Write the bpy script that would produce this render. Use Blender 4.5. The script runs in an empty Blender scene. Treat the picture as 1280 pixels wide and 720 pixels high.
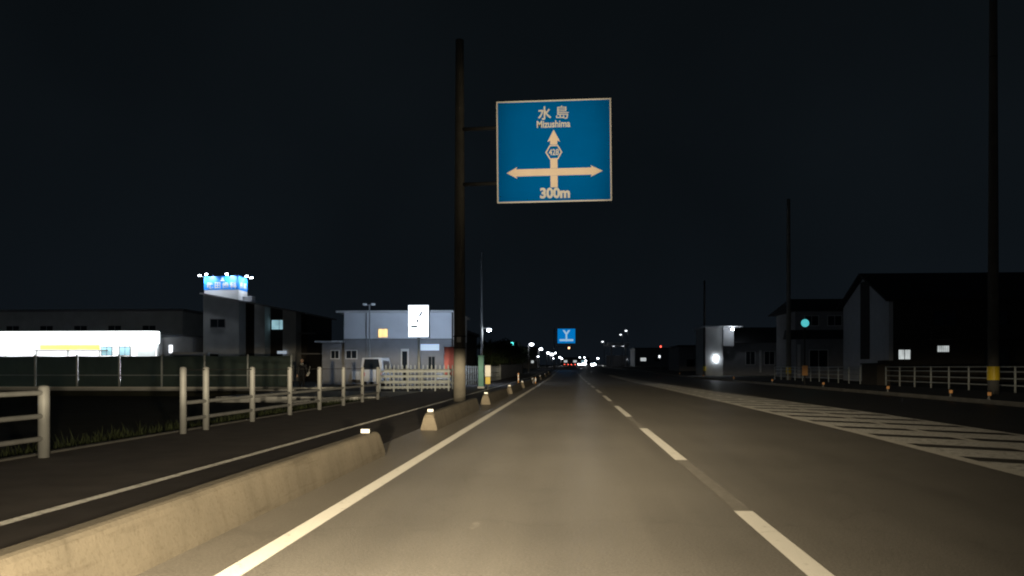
import bpy, math, random
from mathutils import Vector, Matrix
R = math.radians
rnd = random.Random(7)
scene = bpy.context.scene
col = scene.collection

# ------------------------------------------------------------------ camera
CAM_H = 1.25
cd = bpy.data.cameras.new('camera'); cam = bpy.data.objects.new('camera', cd); col.objects.link(cam)
cam.location = (0, 0, CAM_H); cam.rotation_euler = (R(90), 0, R(4.0))
cd.sensor_width = 36; cd.lens = 28.125; cd.shift_y = 99 / 1280
cd.clip_start = 0.05; cd.clip_end = 5000
scene.camera = cam
scene.cycles.use_denoising = True
scene.cycles.filter_width = 2.0
scene.cycles.max_bounces = 6
scene.cycles.sample_clamp_indirect = 3.0
vs = scene.view_settings
vs.view_transform = 'Standard'; vs.look = 'None'; vs.gamma = 1.0; vs.exposure = 0.0

# ------------------------------------------------------------------ night sky
world = bpy.data.worlds.new('World'); scene.world = world; world.use_nodes = True
nt = world.node_tree; nt.nodes.clear()
wo = nt.nodes.new('ShaderNodeOutputWorld'); bg = nt.nodes.new('ShaderNodeBackground')
tc = nt.nodes.new('ShaderNodeTexCoord'); sx = nt.nodes.new('ShaderNodeSeparateXYZ')
rp = nt.nodes.new('ShaderNodeValToRGB'); nz = nt.nodes.new('ShaderNodeTexNoise')
mx = nt.nodes.new('ShaderNodeMix'); mx.data_type = 'RGBA'; mx.blend_type = 'MULTIPLY'
nt.links.new(tc.outputs['Generated'], sx.inputs[0]); nt.links.new(sx.outputs['Z'], rp.inputs[0])
e = rp.color_ramp.elements
e[0].position = 0.0; e[0].color = (0.0066, 0.0094, 0.0134, 1)
e[1].position = 0.5; e[1].color = (0.0036, 0.0052, 0.0064, 1)
m_ = e.new(0.13); m_.color = (0.0052, 0.0077, 0.0103, 1)
nz.inputs['Scale'].default_value = 2.2; nz.inputs['Detail'].default_value = 3
nt.links.new(tc.outputs['Generated'], nz.inputs['Vector'])
r2 = nt.nodes.new('ShaderNodeMapRange'); r2.inputs['To Min'].default_value = 0.45; r2.inputs['To Max'].default_value = 1.55
nt.links.new(nz.outputs['Fac'], r2.inputs['Value'])
mx.inputs[0].default_value = 1.0
nt.links.new(rp.outputs[0], mx.inputs[6]); nt.links.new(r2.outputs[0], mx.inputs[7])
nt.links.new(mx.outputs[2], bg.inputs[0]); bg.inputs[1].default_value = 0.78
nt.links.new(bg.outputs[0], wo.inputs[0])

# ------------------------------------------------------------------ the car's low-beam headlights, plus lobes added for chosen objects
HEAD_W = 52000.0          # power scale
HEAD_X, HEAD_Y, HEAD_Z = -0.29, 1.0, 0.95
def headlight(x):
    ld = bpy.data.lights.new('headlight', 'POINT'); ld.energy = HEAD_W; ld.shadow_soft_size = 0.07
    ld.color = (1.0, 0.83, 0.55); ld.use_nodes = True
    n = ld.node_tree; n.nodes.clear()
    out = n.nodes.new('ShaderNodeOutputLight'); em = n.nodes.new('ShaderNodeEmission')
    t = n.nodes.new('ShaderNodeTexCoord'); s = n.nodes.new('ShaderNodeSeparateXYZ')
    n.links.new(t.outputs['Normal'], s.inputs[0])
    def M(op, a, b=None, c=None, clamp=False):
        k = n.nodes.new('ShaderNodeMath'); k.operation = op; k.use_clamp = clamp
        for i, v in enumerate((a, b, c)):
            if v is None: continue
            if isinstance(v, (int, float)): k.inputs[i].default_value = v
            else: n.links.new(v, k.inputs[i])
        return k.outputs[0]
    X, Y, Z = s.outputs[0], s.outputs[1], s.outputs[2]
    Yp = M('MAXIMUM', Y, 0.05)
    az = M('MULTIPLY', M('ARCTANGENT', M('DIVIDE', X, Yp)), 57.3)           # degrees to the right
    el = M('MULTIPLY', M('ARCTANGENT', M('DIVIDE', Z, Yp)), 57.3)           # degrees up
    def gauss(v, c, sg, pw=2.0): return M('EXPONENT', M('MULTIPLY', M('POWER', M('ABSOLUTE', M('DIVIDE', M('SUBTRACT', v, c), sg)), pw), -1.0))
    # cut-off: flat ahead and to the right, kicked up to the left
    cut = M('MINIMUM', M('MAXIMUM', M('MULTIPLY', M('ADD', az, 1.0), -0.26), -0.25), 1.4)
    below = M('SUBTRACT', cut, el)                                          # degrees below the cut-off
    step = n.nodes.new('ShaderNodeMapRange'); step.interpolation_type = 'SMOOTHERSTEP'
    step.inputs['From Min'].default_value = -0.9; step.inputs['From Max'].default_value = 1.2
    n.links.new(below, step.inputs['Value'])
    fall = M('EXPONENT', M('DIVIDE', M('MAXIMUM', M('SUBTRACT', below, 0.9), 0.0), -2.9))
    fall = M('MULTIPLY', fall, 0.62)
    wide = M('ADD', M('MULTIPLY', gauss(az, -3.0, 17.0), 0.92), M('MULTIPLY', gauss(az, 4.0, 34.0), 0.10))
    spread = M('MULTIPLY', gauss(az, -20.0, 32.0), 0.027)
    beam = M('MULTIPLY', M('ADD', M('MULTIPLY', fall, wide), spread), step.outputs[0])
    stray_fill = M('ADD', M('ADD', M('MULTIPLY', gauss(az, -28, 14), 0.0095), M('MULTIPLY', gauss(az, 24, 12), 0.0045)), M('MULTIPLY', gauss(az, 0, 50), 0.0013))  # stray light, with side lobes added to lift the clinic and the gable
    # overhead-sign lobe, added and shaped to light the guide sign panel
    over = M('MULTIPLY', M('MULTIPLY', gauss(az, -0.45, 5.2, 8.0), gauss(el, 16.3, 5.6, 4.0)), 0.26)
    side = M('MULTIPLY', M('MULTIPLY', gauss(az, 25.0, 9.0), gauss(el, -0.2, 1.1)), 0.075)  # extra lobe added to brighten the far-kerb reflectors and yellow bands
    lefts = M('MULTIPLY', M('MULTIPLY', gauss(az, -32.0, 10.0), gauss(el, -0.9, 0.9)), 0.035)  # extra lobe added to brighten the pale rail by the net fence
    tot = M('ADD', M('ADD', M('ADD', beam, stray_fill), over), M('ADD', side, lefts))
    front = M('GREATER_THAN', Y, 0.06)
    n.links.new(M('MULTIPLY', tot, front), em.inputs['Strength'])
    n.links.new(em.outputs[0], out.inputs[0])
    o = bpy.data.objects.new('headlight', ld); col.objects.link(o); o.location = (x, HEAD_Y, HEAD_Z)
for sgn in (-1, 1): headlight(HEAD_X + sgn * 0.62)

# ------------------------------------------------------------------ materials
def base(name):
    m = bpy.data.materials.new(name); m.use_nodes = True
    return m, m.node_tree, m.node_tree.nodes['Principled BSDF']
def mat(name, c, rough=0.7, var=0.15, scale=6.0, bump=0.0, bscale=80.0, metal=0.0, spec=0.5, c2=None, detail=5):
    m, n, b = base(name)
    t = n.nodes.new('ShaderNodeTexCoord'); a = n.nodes.new('ShaderNodeTexNoise')
    a.inputs['Scale'].default_value = scale; a.inputs['Detail'].default_value = detail
    n.links.new(t.outputs['Object'], a.inputs['Vector'])
    r = n.nodes.new('ShaderNodeValToRGB')
    lo = [v * (1 - var) for v in c]; hi = [min(1, v * (1 + var)) for v in (c2 or c)]
    r.color_ramp.elements[0].position = 0.3; r.color_ramp.elements[0].color = (*lo, 1)
    r.color_ramp.elements[1].position = 0.7; r.color_ramp.elements[1].color = (*hi, 1)
    n.links.new(a.outputs['Fac'], r.inputs[0]); n.links.new(r.outputs[0], b.inputs['Base Color'])
    b.inputs['Roughness'].default_value = rough; b.inputs['Metallic'].default_value = metal
    b.inputs['Specular IOR Level'].default_value = spec
    if bump:
        d = n.nodes.new('ShaderNodeTexNoise'); d.inputs['Scale'].default_value = bscale; d.inputs['Detail'].default_value = 3
        n.links.new(t.outputs['Object'], d.inputs['Vector'])
        k = n.nodes.new('ShaderNodeBump'); k.inputs['Strength'].default_value = bump; k.inputs['Distance'].default_value = 0.01
        n.links.new(d.outputs['Fac'], k.inputs['Height']); n.links.new(k.outputs[0], b.inputs['Normal'])
    return m
def emit(name, c, s, under=None):
    m, n, b = base(name)
    b.inputs['Base Color'].default_value = (*(under or c), 1); b.inputs['Roughness'].default_value = 0.4
    b.inputs['Emission Color'].default_value = (*c, 1); b.inputs['Emission Strength'].default_value = s
    return m
def lit_window(name, c, s):
    m = emit(name, c, s); n = m.node_tree; b = n.nodes['Principled BSDF']
    t = n.nodes.new('ShaderNodeTexCoord'); w = n.nodes.new('ShaderNodeTexWave'); w.inputs['Scale'].default_value = 2.2; w.inputs['Distortion'].default_value = 2.5
    q = n.nodes.new('ShaderNodeTexNoise'); q.inputs['Scale'].default_value = 1.7
    n.links.new(t.outputs['Object'], w.inputs['Vector']); n.links.new(t.outputs['Object'], q.inputs['Vector'])
    a = n.nodes.new('ShaderNodeMath'); a.operation = 'MULTIPLY_ADD'; a.inputs[1].default_value = .35; n.links.new(w.outputs['Fac'], a.inputs[0]); n.links.new(q.outputs['Fac'], a.inputs[2])
    k = n.nodes.new('ShaderNodeMath'); k.operation = 'MULTIPLY'; k.inputs[1].default_value = s * 1.5; n.links.new(a.outputs[0], k.inputs[0]); n.links.new(k.outputs[0], b.inputs['Emission Strength'])
    return m
def glass(name, c=(0.02, 0.025, 0.03), rough=0.08):
    m, n, b = base(name); b.inputs['Base Color'].default_value = (*c, 1); b.inputs['Roughness'].default_value = rough
    return m

def grimy_concrete():
    m, n, b = base('divider_concrete')
    t = n.nodes.new('ShaderNodeTexCoord')
    def noise(sc, det, mp=None):
        q = n.nodes.new('ShaderNodeTexNoise'); q.inputs['Scale'].default_value = sc; q.inputs['Detail'].default_value = det; q.inputs['Roughness'].default_value = .65
        if mp:
            k = n.nodes.new('ShaderNodeMapping'); k.inputs['Scale'].default_value = mp; n.links.new(t.outputs['Object'], k.inputs[0]); n.links.new(k.outputs[0], q.inputs['Vector'])
        else: n.links.new(t.outputs['Object'], q.inputs['Vector'])
        return q.outputs['Fac']
    def ramp(src, a, ca, b_, cb):
        r = n.nodes.new('ShaderNodeValToRGB'); r.color_ramp.elements[0].position = a; r.color_ramp.elements[0].color = (*ca, 1)
        r.color_ramp.elements[1].position = b_; r.color_ramp.elements[1].color = (*cb, 1); n.links.new(src, r.inputs[0]); return r.outputs[0]
    def mul(a, c_):
        k = n.nodes.new('ShaderNodeMix'); k.data_type = 'RGBA'; k.blend_type = 'MULTIPLY'; k.inputs[0].default_value = 1; n.links.new(a, k.inputs[6]); n.links.new(c_, k.inputs[7]); return k.outputs[2]
    c = ramp(noise(1.4, 6), .3, (.165, .142, .108), .7, (.225, .192, .145))
    c = mul(c, ramp(noise(1.0, 5, (2, 5, .7)), .32, (.80, .79, .77), .52, (1, 1, 1)))      # rain streaks
    c = mul(c, ramp(noise(38, 3), .36, (.84, .83, .81), .46, (1, 1, 1)))                     # pores and chips
    c = mul(c, ramp(noise(1.0, 4, (1, .5, 9)), .30, (.74, .72, .70), .42, (1, 1, 1)))        # tyre scuffs along the block
    n.links.new(c, b.inputs['Base Color']); b.inputs['Roughness'].default_value = .9
    k = n.nodes.new('ShaderNodeBump'); k.inputs['Strength'].default_value = .35; k.inputs['Distance'].default_value = .012
    n.links.new(noise(30, 6), k.inputs['Height']); n.links.new(k.outputs[0], b.inputs['Normal'])
    return m
def asphalt(name='asphalt', c0=(0.128, 0.119, 0.107)):
    m, n, b = base(name)
    t = n.nodes.new('ShaderNodeTexCoord')
    big = n.nodes.new('ShaderNodeTexNoise'); big.inputs['Scale'].default_value = 0.35; big.inputs['Detail'].default_value = 4
    st = n.nodes.new('ShaderNodeMapping'); st.inputs['Scale'].default_value = (1.6, 0.09, 1)     # wheel-track streaks along the road
    trk = n.nodes.new('ShaderNodeTexNoise'); trk.inputs['Scale'].default_value = 1.3; trk.inputs['Detail'].default_value = 3
    fine = n.nodes.new('ShaderNodeTexNoise'); fine.inputs['Scale'].default_value = 55; fine.inputs['Detail'].default_value = 4
    vor = n.nodes.new('ShaderNodeTexVoronoi'); vor.inputs['Scale'].default_value = 130
    for q in (big, fine, vor): n.links.new(t.outputs['Object'], q.inputs['Vector'])
    n.links.new(t.outputs['Object'], st.inputs[0]); n.links.new(st.outputs[0], trk.inputs['Vector'])
    def mr(src, lo, hi):
        k = n.nodes.new('ShaderNodeMapRange'); k.inputs['From Min'].default_value = 0.25; k.inputs['From Max'].default_value = 0.75
        k.inputs['To Min'].default_value = lo; k.inputs['To Max'].default_value = hi; n.links.new(src, k.inputs['Value']); return k.outputs[0]
    def mul(a, c_):
        k = n.nodes.new('ShaderNodeMath'); k.operation = 'MULTIPLY'; n.links.new(a, k.inputs[0]); n.links.new(c_, k.inputs[1]); return k.outputs[0]
    f = mul(mul(mr(big.outputs['Fac'], 0.86, 1.14), mr(trk.outputs['Fac'], 0.88, 1.10)), mr(fine.outputs['Fac'], 0.66, 1.34))
    wob = n.nodes.new('ShaderNodeTexNoise'); wob.inputs['Scale'].default_value = 1.1; wob.inputs['Detail'].default_value = 6; n.links.new(t.outputs['Object'], wob.inputs['Vector'])
    va = n.nodes.new('ShaderNodeVectorMath'); va.operation = 'MULTIPLY_ADD'; va.inputs[1].default_value = (1.6, 1.6, 0)
    n.links.new(wob.outputs['Color'], va.inputs[0]); n.links.new(t.outputs['Object'], va.inputs[2])
    ck = n.nodes.new('ShaderNodeTexVoronoi'); ck.feature = 'DISTANCE_TO_EDGE'; ck.inputs['Scale'].default_value = 0.24; n.links.new(va.outputs[0], ck.inputs['Vector'])
    cm = n.nodes.new('ShaderNodeMapRange'); cm.inputs['From Min'].default_value = 0.001; cm.inputs['From Max'].default_value = 0.006; cm.inputs['To Min'].default_value = 0.88; cm.inputs['To Max'].default_value = 1.0
    n.links.new(ck.outputs['Distance'], cm.inputs['Value']); f = mul(f, cm.outputs[0])
    oil = n.nodes.new('ShaderNodeTexNoise'); oil.inputs['Scale'].default_value = 2.4; oil.inputs['Detail'].default_value = 5; n.links.new(t.outputs['Object'], oil.inputs['Vector'])
    om = n.nodes.new('ShaderNodeMapRange'); om.inputs['From Min'].default_value = 0.28; om.inputs['From Max'].default_value = 0.40; om.inputs['To Min'].default_value = 0.90; om.inputs['To Max'].default_value = 1.0
    n.links.new(oil.outputs['Fac'], om.inputs['Value']); f = mul(f, om.outputs[0])
    c = n.nodes.new('ShaderNodeMix'); c.data_type = 'RGBA'; c.blend_type = 'MULTIPLY'; c.inputs[0].default_value = 1
    c.inputs[6].default_value = (*c0, 1); n.links.new(f, c.inputs[7])
    n.links.new(c.outputs[2], b.inputs['Base Color'])
    b.inputs['Diffuse Roughness'].default_value = 1.0; b.inputs['Roughness'].default_value = 0.45; b.inputs['Specular IOR Level'].default_value = 0.35
    k = n.nodes.new('ShaderNodeBump'); k.inputs['Strength'].default_value = 0.4; k.inputs['Distance'].default_value = 0.006
    n.links.new(vor.outputs['Distance'], k.inputs['Height']); n.links.new(k.outputs[0], b.inputs['Normal'])
    return m
def paint(name, c, wear):
    """road paint worn through to the asphalt in patches of its own shape"""
    m, n, b = base(name)
    t = n.nodes.new('ShaderNodeTexCoord'); a = n.nodes.new('ShaderNodeTexNoise'); a.inputs['Scale'].default_value = 9; a.inputs['Detail'].default_value = 8
    a.inputs['Roughness'].default_value = 0.7
    n.links.new(t.outputs['Object'], a.inputs['Vector'])
    r = n.nodes.new('ShaderNodeValToRGB')
    r.color_ramp.elements[0].position = wear - 0.08; r.color_ramp.elements[0].color = (0.135, 0.126, 0.113, 1)
    r.color_ramp.elements[1].position = wear + 0.10; r.color_ramp.elements[1].color = (*c, 1)
    n.links.new(a.outputs['Fac'], r.inputs[0]); n.links.new(r.outputs[0], b.inputs['Base Color'])
    b.inputs['Roughness'].default_value = 0.6; b.inputs['Diffuse Roughness'].default_value = 1.0
    v = n.nodes.new('ShaderNodeTexVoronoi'); v.inputs['Scale'].default_value = 130; n.links.new(t.outputs['Object'], v.inputs['Vector'])
    k = n.nodes.new('ShaderNodeBump'); k.inputs['Strength'].default_value = 0.4; k.inputs['Distance'].default_value = 0.006
    n.links.new(v.outputs['Distance'], k.inputs['Height']); n.links.new(k.outputs[0], b.inputs['Normal'])
    return m

A = asphalt()
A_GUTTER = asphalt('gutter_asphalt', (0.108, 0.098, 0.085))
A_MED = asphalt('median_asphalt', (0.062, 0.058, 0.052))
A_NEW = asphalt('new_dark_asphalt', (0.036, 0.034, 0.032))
def net_mat():
    m = mat('green_net', (0.075, 0.10, 0.085), 0.75, 0.25, 1.2); n = m.node_tree
    b = n.nodes['Principled BSDF']; o = n.nodes['Material Output']
    tr = n.nodes.new('ShaderNodeBsdfTranslucent'); tr.inputs['Color'].default_value = (0.10, 0.15, 0.13, 1)
    ad = n.nodes.new('ShaderNodeMixShader'); ad.inputs[0].default_value = 0.5
    n.links.new(b.outputs[0], ad.inputs[1]); n.links.new(tr.outputs[0], ad.inputs[2]); n.links.new(ad.outputs[0], o.inputs['Surface'])
    return m
M_ = dict(
    soil=mat('soil', (0.030, 0.032, 0.022), 0.95, 0.35, 0.8, 0.6, 14),
    path=mat('path_asphalt', (0.13, 0.112, 0.105), 0.85, 0.18, 2.0, 0.25, 90),
    gutter=mat('gutter_concrete', (0.105, 0.092, 0.078), 0.85, 0.16, 3.0, 0.2, 60),
    lot=mat('lot_asphalt', (0.07, 0.07, 0.07), 0.9, 0.2, 0.6),
    conc=grimy_concrete(),
    conc2=mat('pale_concrete', (0.55, 0.56, 0.56), 0.85, 0.2, 1.5, 0.2, 40),
    kerb=mat('kerb_concrete', (0.17, 0.165, 0.155), 0.9, 0.2, 2.0, 0.2, 40),
    pave=mat('pavement', (0.085, 0.08, 0.076), 0.9, 0.2, 1.2),
    line=paint('line_paint', (0.55, 0.53, 0.49), 0.32),
    line_worn=paint('worn_paint', (0.58, 0.57, 0.54), 0.40),
    white_steel=mat('white_steel', (0.46, 0.50, 0.52), 0.5, 0.12, 4.0),
    post=mat('post_steel', (0.235, 0.24, 0.24), 0.55, 0.15, 3.0),
    grey_steel=mat('grey_steel', (0.20, 0.20, 0.20), 0.5, 0.15, 3.0),
    pole=mat('pole_concrete', (0.165, 0.152, 0.128), 0.9, 0.15, 3.0, 0.2, 60),
    pole_dark=mat('pole_dark_concrete', (0.10, 0.10, 0.10), 0.9, 0.15, 3.0, 0.2, 60),
    dark_steel=mat('dark_steel', (0.02, 0.02, 0.02), 0.6, 0.1, 3.0),
    sign_blue=mat('sign_blue', (0.0, 0.125, 0.43), 0.6, 0.04, 1.0, spec=0.0),
    sign_arrow=mat('sign_arrow', (0.80, 0.66, 0.54), 0.6, 0.03, 2.0, spec=0.0),
    sign_white=mat('sign_white', (0.66, 0.64, 0.62), 0.5, 0.03, 2.0, spec=0.2),
    reflector=mat('reflector_white', (0.85, 0.84, 0.80), 0.3, 0.02, 2.0),
    refl_orange=mat('reflector_orange', (0.92, 0.48, 0.20), 0.3, 0.02, 2.0),
    refl_yellow=mat('reflector_yellow', (0.85, 0.62, 0.03), 0.4, 0.04, 2.0),
    net=net_mat(),
    faded=paint('faded_paint', (0.172, 0.16, 0.145), 0.50),
    wall_pale=mat('wall_pale', (0.55, 0.56, 0.58), 0.85, 0.06, 1.5),
    wall_white=mat('wall_white', (0.70, 0.71, 0.74), 0.85, 0.05, 1.0),
    wall_grey=mat('wall_grey', (0.25, 0.25, 0.26), 0.85, 0.10, 1.5),
    wall_stone=mat('wall_stone', (0.60, 0.61, 0.61), 0.85, 0.1, 1.0),
    wall_dark=mat('wall_dark', (0.045, 0.04, 0.036), 0.9, 0.15, 1.0),
    roof_dark=mat('roof_dark', (0.025, 0.025, 0.028), 0.8, 0.15, 2.0),
    trim=mat('trim', (0.60, 0.60, 0.60), 0.6, 0.05, 2.0),
    glass=glass('window_glass'),
    teal=mat('teal_paint', (0.11, 0.34, 0.30), 0.5, 0.08, 3.0),
    pink=mat('pink_cloth', (0.62, 0.20, 0.22), 0.85, 0.12, 3.0),
    leaf=mat('leaf', (0.035, 0.055, 0.022), 0.8, 0.4, 1.3),
    grass=mat('grass', (0.05, 0.065, 0.025), 0.9, 0.35, 1.0),
    bark=mat('bark', (0.06, 0.05, 0.04), 0.95, 0.3, 6.0, 0.5, 30),
    rubber=mat('rubber', (0.02, 0.02, 0.02), 0.85, 0.1, 5.0),
    rim=mat('rim', (0.4, 0.4, 0.41), 0.35, 0.05, 5.0, metal=0.8),
    car_white=mat('car_white', (0.66, 0.67, 0.69), 0.3, 0.03, 1.0),
    car_grey=mat('car_grey', (0.16, 0.165, 0.17), 0.3, 0.03, 1.0, metal=0.3),
    car_dark=mat('car_dark', (0.03, 0.032, 0.04), 0.3, 0.03, 1.0),
    cloth_dark=mat('cloth_dark', (0.020, 0.021, 0.025), 0.95, 0.2, 8.0),
    cloth_pale=mat('cloth_pale', (0.62, 0.62, 0.60), 0.9, 0.08, 8.0),
    skin=mat('skin', (0.48, 0.33, 0.25), 0.6, 0.08, 8.0),
    hair=mat('hair', (0.012, 0.010, 0.009), 0.6, 0.2, 20.0),
    blue_panel=mat('blue_panel', (0.02, 0.26, 0.85), 0.5, 0.05, 1.0),
    ink=mat('ink', (0.03, 0.04, 0.05), 0.6, 0.05, 2.0),
    ink_green=mat('ink_green', (0.05, 0.35, 0.22), 0.6, 0.05, 2.0),
    goods=mat('goods', (0.35, 0.30, 0.25), 0.7, 0.6, 3.0, c2=(0.45, 0.4, 0.5)),
    lamp_cool=emit('lamp_cool', (0.86, 0.93, 1.0), 40),
    lamp_far=emit('lamp_far', (0.86, 0.92, 1.0), 14),
    lamp_warm=emit('lamp_warm', (1.0, 0.86, 0.62), 9),
    lamp_dim=emit('lamp_dim', (0.85, 0.9, 0.95), 2.2),
    store_face=emit('store_face', (0.93, 1.0, 1.0), 5),
    store_tube=emit('store_tube', (0.97, 1.0, 0.98), 40),
    store_yellow=emit('store_yellow', (1.0, 0.86, 0.12), 0.95),
    clinic_face=emit('clinic_face', (0.60, 0.76, 1.0), 40),
    clinic_front=emit('clinic_front', (0.80, 0.89, 1.0), 2.6),
    plate_lit=emit('plate_lit', (0.60, 0.72, 0.86), 0.42),
    win_warm=lit_window('window_warm', (1.0, 0.66, 0.26), 1.1),
    win_cyan=lit_window('window_cyan', (0.42, 0.72, 0.82), 0.55),
    win_white=lit_window('window_white', (0.80, 0.86, 0.86), 0.55),
    mirror_glow=emit('mirror_glow', (0.10, 0.62, 0.66), 0.85),
    green_lamp=emit('green_lamp', (0.10, 0.85, 0.80), 4),
    amber_lamp=emit('amber_lamp', (1.0, 0.50, 0.26), 3),
    red_lamp=emit('red_lamp', (1.0, 0.10, 0.06), 5.0),
    head_lamp=emit('head_lamp', (0.84, 0.92, 1.0), 1400),
    far_blue=emit('far_blue', (0.0, 0.20, 0.60), 0.85, (0.0, 0.12, 0.36)),  # emission stands in for headlight thrown back by the far sign
    far_white=emit('far_white', (0.42, 0.66, 0.86), 0.75),
)

# ------------------------------------------------------------------ mesh helpers
def wl(o):
    v = Vector((0, 0, 0))
    while o: v += Vector(o.location); o = o.parent
    return v
class MB:
    def __init__(s): s.v = []; s.f = []
    def add(s, vs_, fs):
        k = len(s.v); s.v += [tuple(p) for p in vs_]; s.f += [tuple(k + i for i in f) for f in fs]; return s
    def box(s, x0, x1, y0, y1, z0, z1, c=0.0):
        if c <= 0:
            return s.add([(x, y, z) for z in (z0, z1) for y in (y0, y1) for x in (x0, x1)],
                         [(0, 2, 3, 1), (4, 5, 7, 6), (0, 1, 5, 4), (2, 6, 7, 3), (0, 4, 6, 2), (1, 3, 7, 5)])
        # chamfered box: an octagonal column of rings
        def ring(i, z): return [(x0 + i + c, y0 + i, z), (x1 - i - c, y0 + i, z), (x1 - i, y0 + i + c, z), (x1 - i, y1 - i - c, z),
                                (x1 - i - c, y1 - i, z), (x0 + i + c, y1 - i, z), (x0 + i, y1 - i - c, z), (x0 + i, y0 + i + c, z)]
        return s.loft([ring(c, z0), ring(0, z0 + c), ring(0, z1 - c), ring(c, z1)])
    def loft(s, rings, cap=True):
        k = len(rings[0]); vs_ = [p for r in rings for p in r]; fs = []
        for j in range(len(rings) - 1):
            for i in range(k):
                fs.append((j * k + i, j * k + (i + 1) % k, (j + 1) * k + (i + 1) % k, (j + 1) * k + i))
        if cap:
            fs.append(tuple(range(k - 1, -1, -1))); fs.append(tuple((len(rings) - 1) * k + i for i in range(k)))
        return s.add(vs_, fs)
    def cyl(s, a, b, r0, r1=None, n=12, cap=True):
        a, b = Vector(a), Vector(b); r1 = r0 if r1 is None else r1
        d = (b - a).normalized(); u = d.orthogonal().normalized(); w = d.cross(u)
        def ring(p, r): return [p + (u * math.cos(t) + w * math.sin(t)) * r for t in [2 * math.pi * i / n for i in range(n)]]
        return s.loft([ring(a, r0), ring(b, r1)], cap)
    def lathe(s, c, prof, n=16):
        c = Vector(c)
        return s.loft([[c + Vector((r * math.cos(2 * math.pi * i / n), r * math.sin(2 * math.pi * i / n), z)) for i in range(n)] for r, z in prof])
    def prism_y(s, pts, y0, y1):          # pts in x,z
        return s.loft([[(x, y0, z) for x, z in pts], [(x, y1, z) for x, z in pts]])
    def prism_x(s, pts, x0, x1):          # pts in y,z
        return s.loft([[(x0, y, z) for y, z in pts], [(x1, y, z) for y, z in pts]])
    def quad(s, a, b, c, d): return s.add([a, b, c, d], [(0, 1, 2, 3)])
    def build(s, name, m, parent=None, local=False, smooth=False):
        me = bpy.data.meshes.new(name)
        off = Vector((0, 0, 0)) if local else wl(parent)
        me.from_pydata([(p[0] - off.x, p[1] - off.y, p[2] - off.z) for p in s.v], [], s.f)
        me.materials.append(M_[m] if isinstance(m, str) else m)
        import bmesh
        bm = bmesh.new(); bm.from_mesh(me); bmesh.ops.recalc_face_normals(bm, faces=bm.faces); bm.to_mesh(me); bm.free()
        if smooth:
            me.shade_smooth()
            for p in me.polygons:
                if len(p.vertices) > 4: p.use_smooth = False
        me.update()
        o = bpy.data.objects.new(name, me); col.objects.link(o); o.parent = parent
        return o
def tag(o, label, cat, group=None):
    o['label'] = label; o['category'] = cat
    if group: o['group'] = group
    return o
def struct(o): o['kind'] = 'structure'; return o
def thing(name, label, cat, loc=(0, 0, 0), rz=0, group=None):
    o = bpy.data.objects.new(name, None); o.empty_display_size = 0.2; col.objects.link(o)
    o.location = loc; o.rotation_euler = (0, 0, rz)
    return tag(o, label, cat, group)
def copy_tree(o, parent=None):
    c = o.copy(); col.objects.link(c); c.parent = parent
    for ch in list(o.children): copy_tree(ch, c)
    return c
def instance(src, name, parent, loc, rz=0):
    c = src.copy(); c.name = name; col.objects.link(c); c.parent = parent; c.location = loc; c.rotation_euler = (0, 0, rz); return c
def gz(y):
    """the road lies flat, then climbs very gently towards the far junction"""
    t = min(y, 480) - 70
    if t <= 0: return 0.0
    return 0.0072 * t * t / 80 if t < 40 else 0.0072 * (t - 20)
def text_mesh(s, size, bold=0.0, extrude=0.004, spacing=1.0):
    cu = bpy.data.curves.new('lettering', 'FONT'); cu.body = s; cu.size = size; cu.align_x = 'CENTER'; cu.align_y = 'CENTER'
    cu.offset = bold; cu.extrude = extrude; cu.space_character = spacing; cu.resolution_u = 4
    o = bpy.data.objects.new('lettering', cu); col.objects.link(o)
    bpy.context.view_layer.update()
    me = bpy.data.meshes.new_from_object(o.evaluated_get(bpy.context.evaluated_depsgraph_get()))
    bpy.data.objects.remove(o); bpy.data.curves.remove(cu)
    return me
def text_part(name, s, size, m, parent, loc, bold=0.0, width=None, rz=0.0):
    me = text_mesh(s, size, bold); me.materials.clear(); me.materials.append(M_[m])
    xs = [v.co.x for v in me.vertices]; ys = [v.co.y for v in me.vertices]
    cx, cy = (min(xs) + max(xs)) / 2, (min(ys) + max(ys)) / 2
    k = 1.0 if not width else width / (max(xs) - min(xs))
    for v in me.vertices: v.co.x = (v.co.x - cx) * k; v.co.y -= cy
    o = bpy.data.objects.new(name, me); col.objects.link(o); o.parent = parent
    o.location = loc; o.rotation_euler = (R(90), 0, rz)
    return o
def strip(xs0, xs1, ys, dz, curve=True):
    """a sheet between two x-profiles (functions of y) that follows the road's height"""
    b = MB(); vs_ = []; fs = []
    for y in ys:
        vs_ += [(xs0(y), y, gz(y) + dz), (xs1(y), y, gz(y) + dz)]
    for i in range(len(ys) - 1): fs.append((2 * i, 2 * i + 1, 2 * i + 3, 2 * i + 2))
    return b.add(vs_, fs)
def K(v): return lambda y: v
def PL(pts):
    def f(y):
        if y <= pts[0][0]: return pts[0][1]
        for (a, p), (b_, q) in zip(pts, pts[1:]):
            if y <= b_: return p + (q - p) * (y - a) / (b_ - a)
        return pts[-1][1]
    return f
def add(f, d): return lambda y: f(y) + d
YS = [-12, 0, 10, 20, 30, 40, 50, 60, 70, 76, 82, 88, 94, 100, 106, 112, 130, 160, 200, 250, 300, 350, 400, 480, 490, 700]

# ------------------------------------------------------------------ ground, road, paths
struct(strip(K(-900), K(-7.45), [-60] + YS[1:] + [2500], -0.25).build('ground', 'soil'))
struct(strip(K(19.7), K(900), [-60] + YS[1:] + [2500], 0.10).build('ground', 'soil'))
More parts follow.
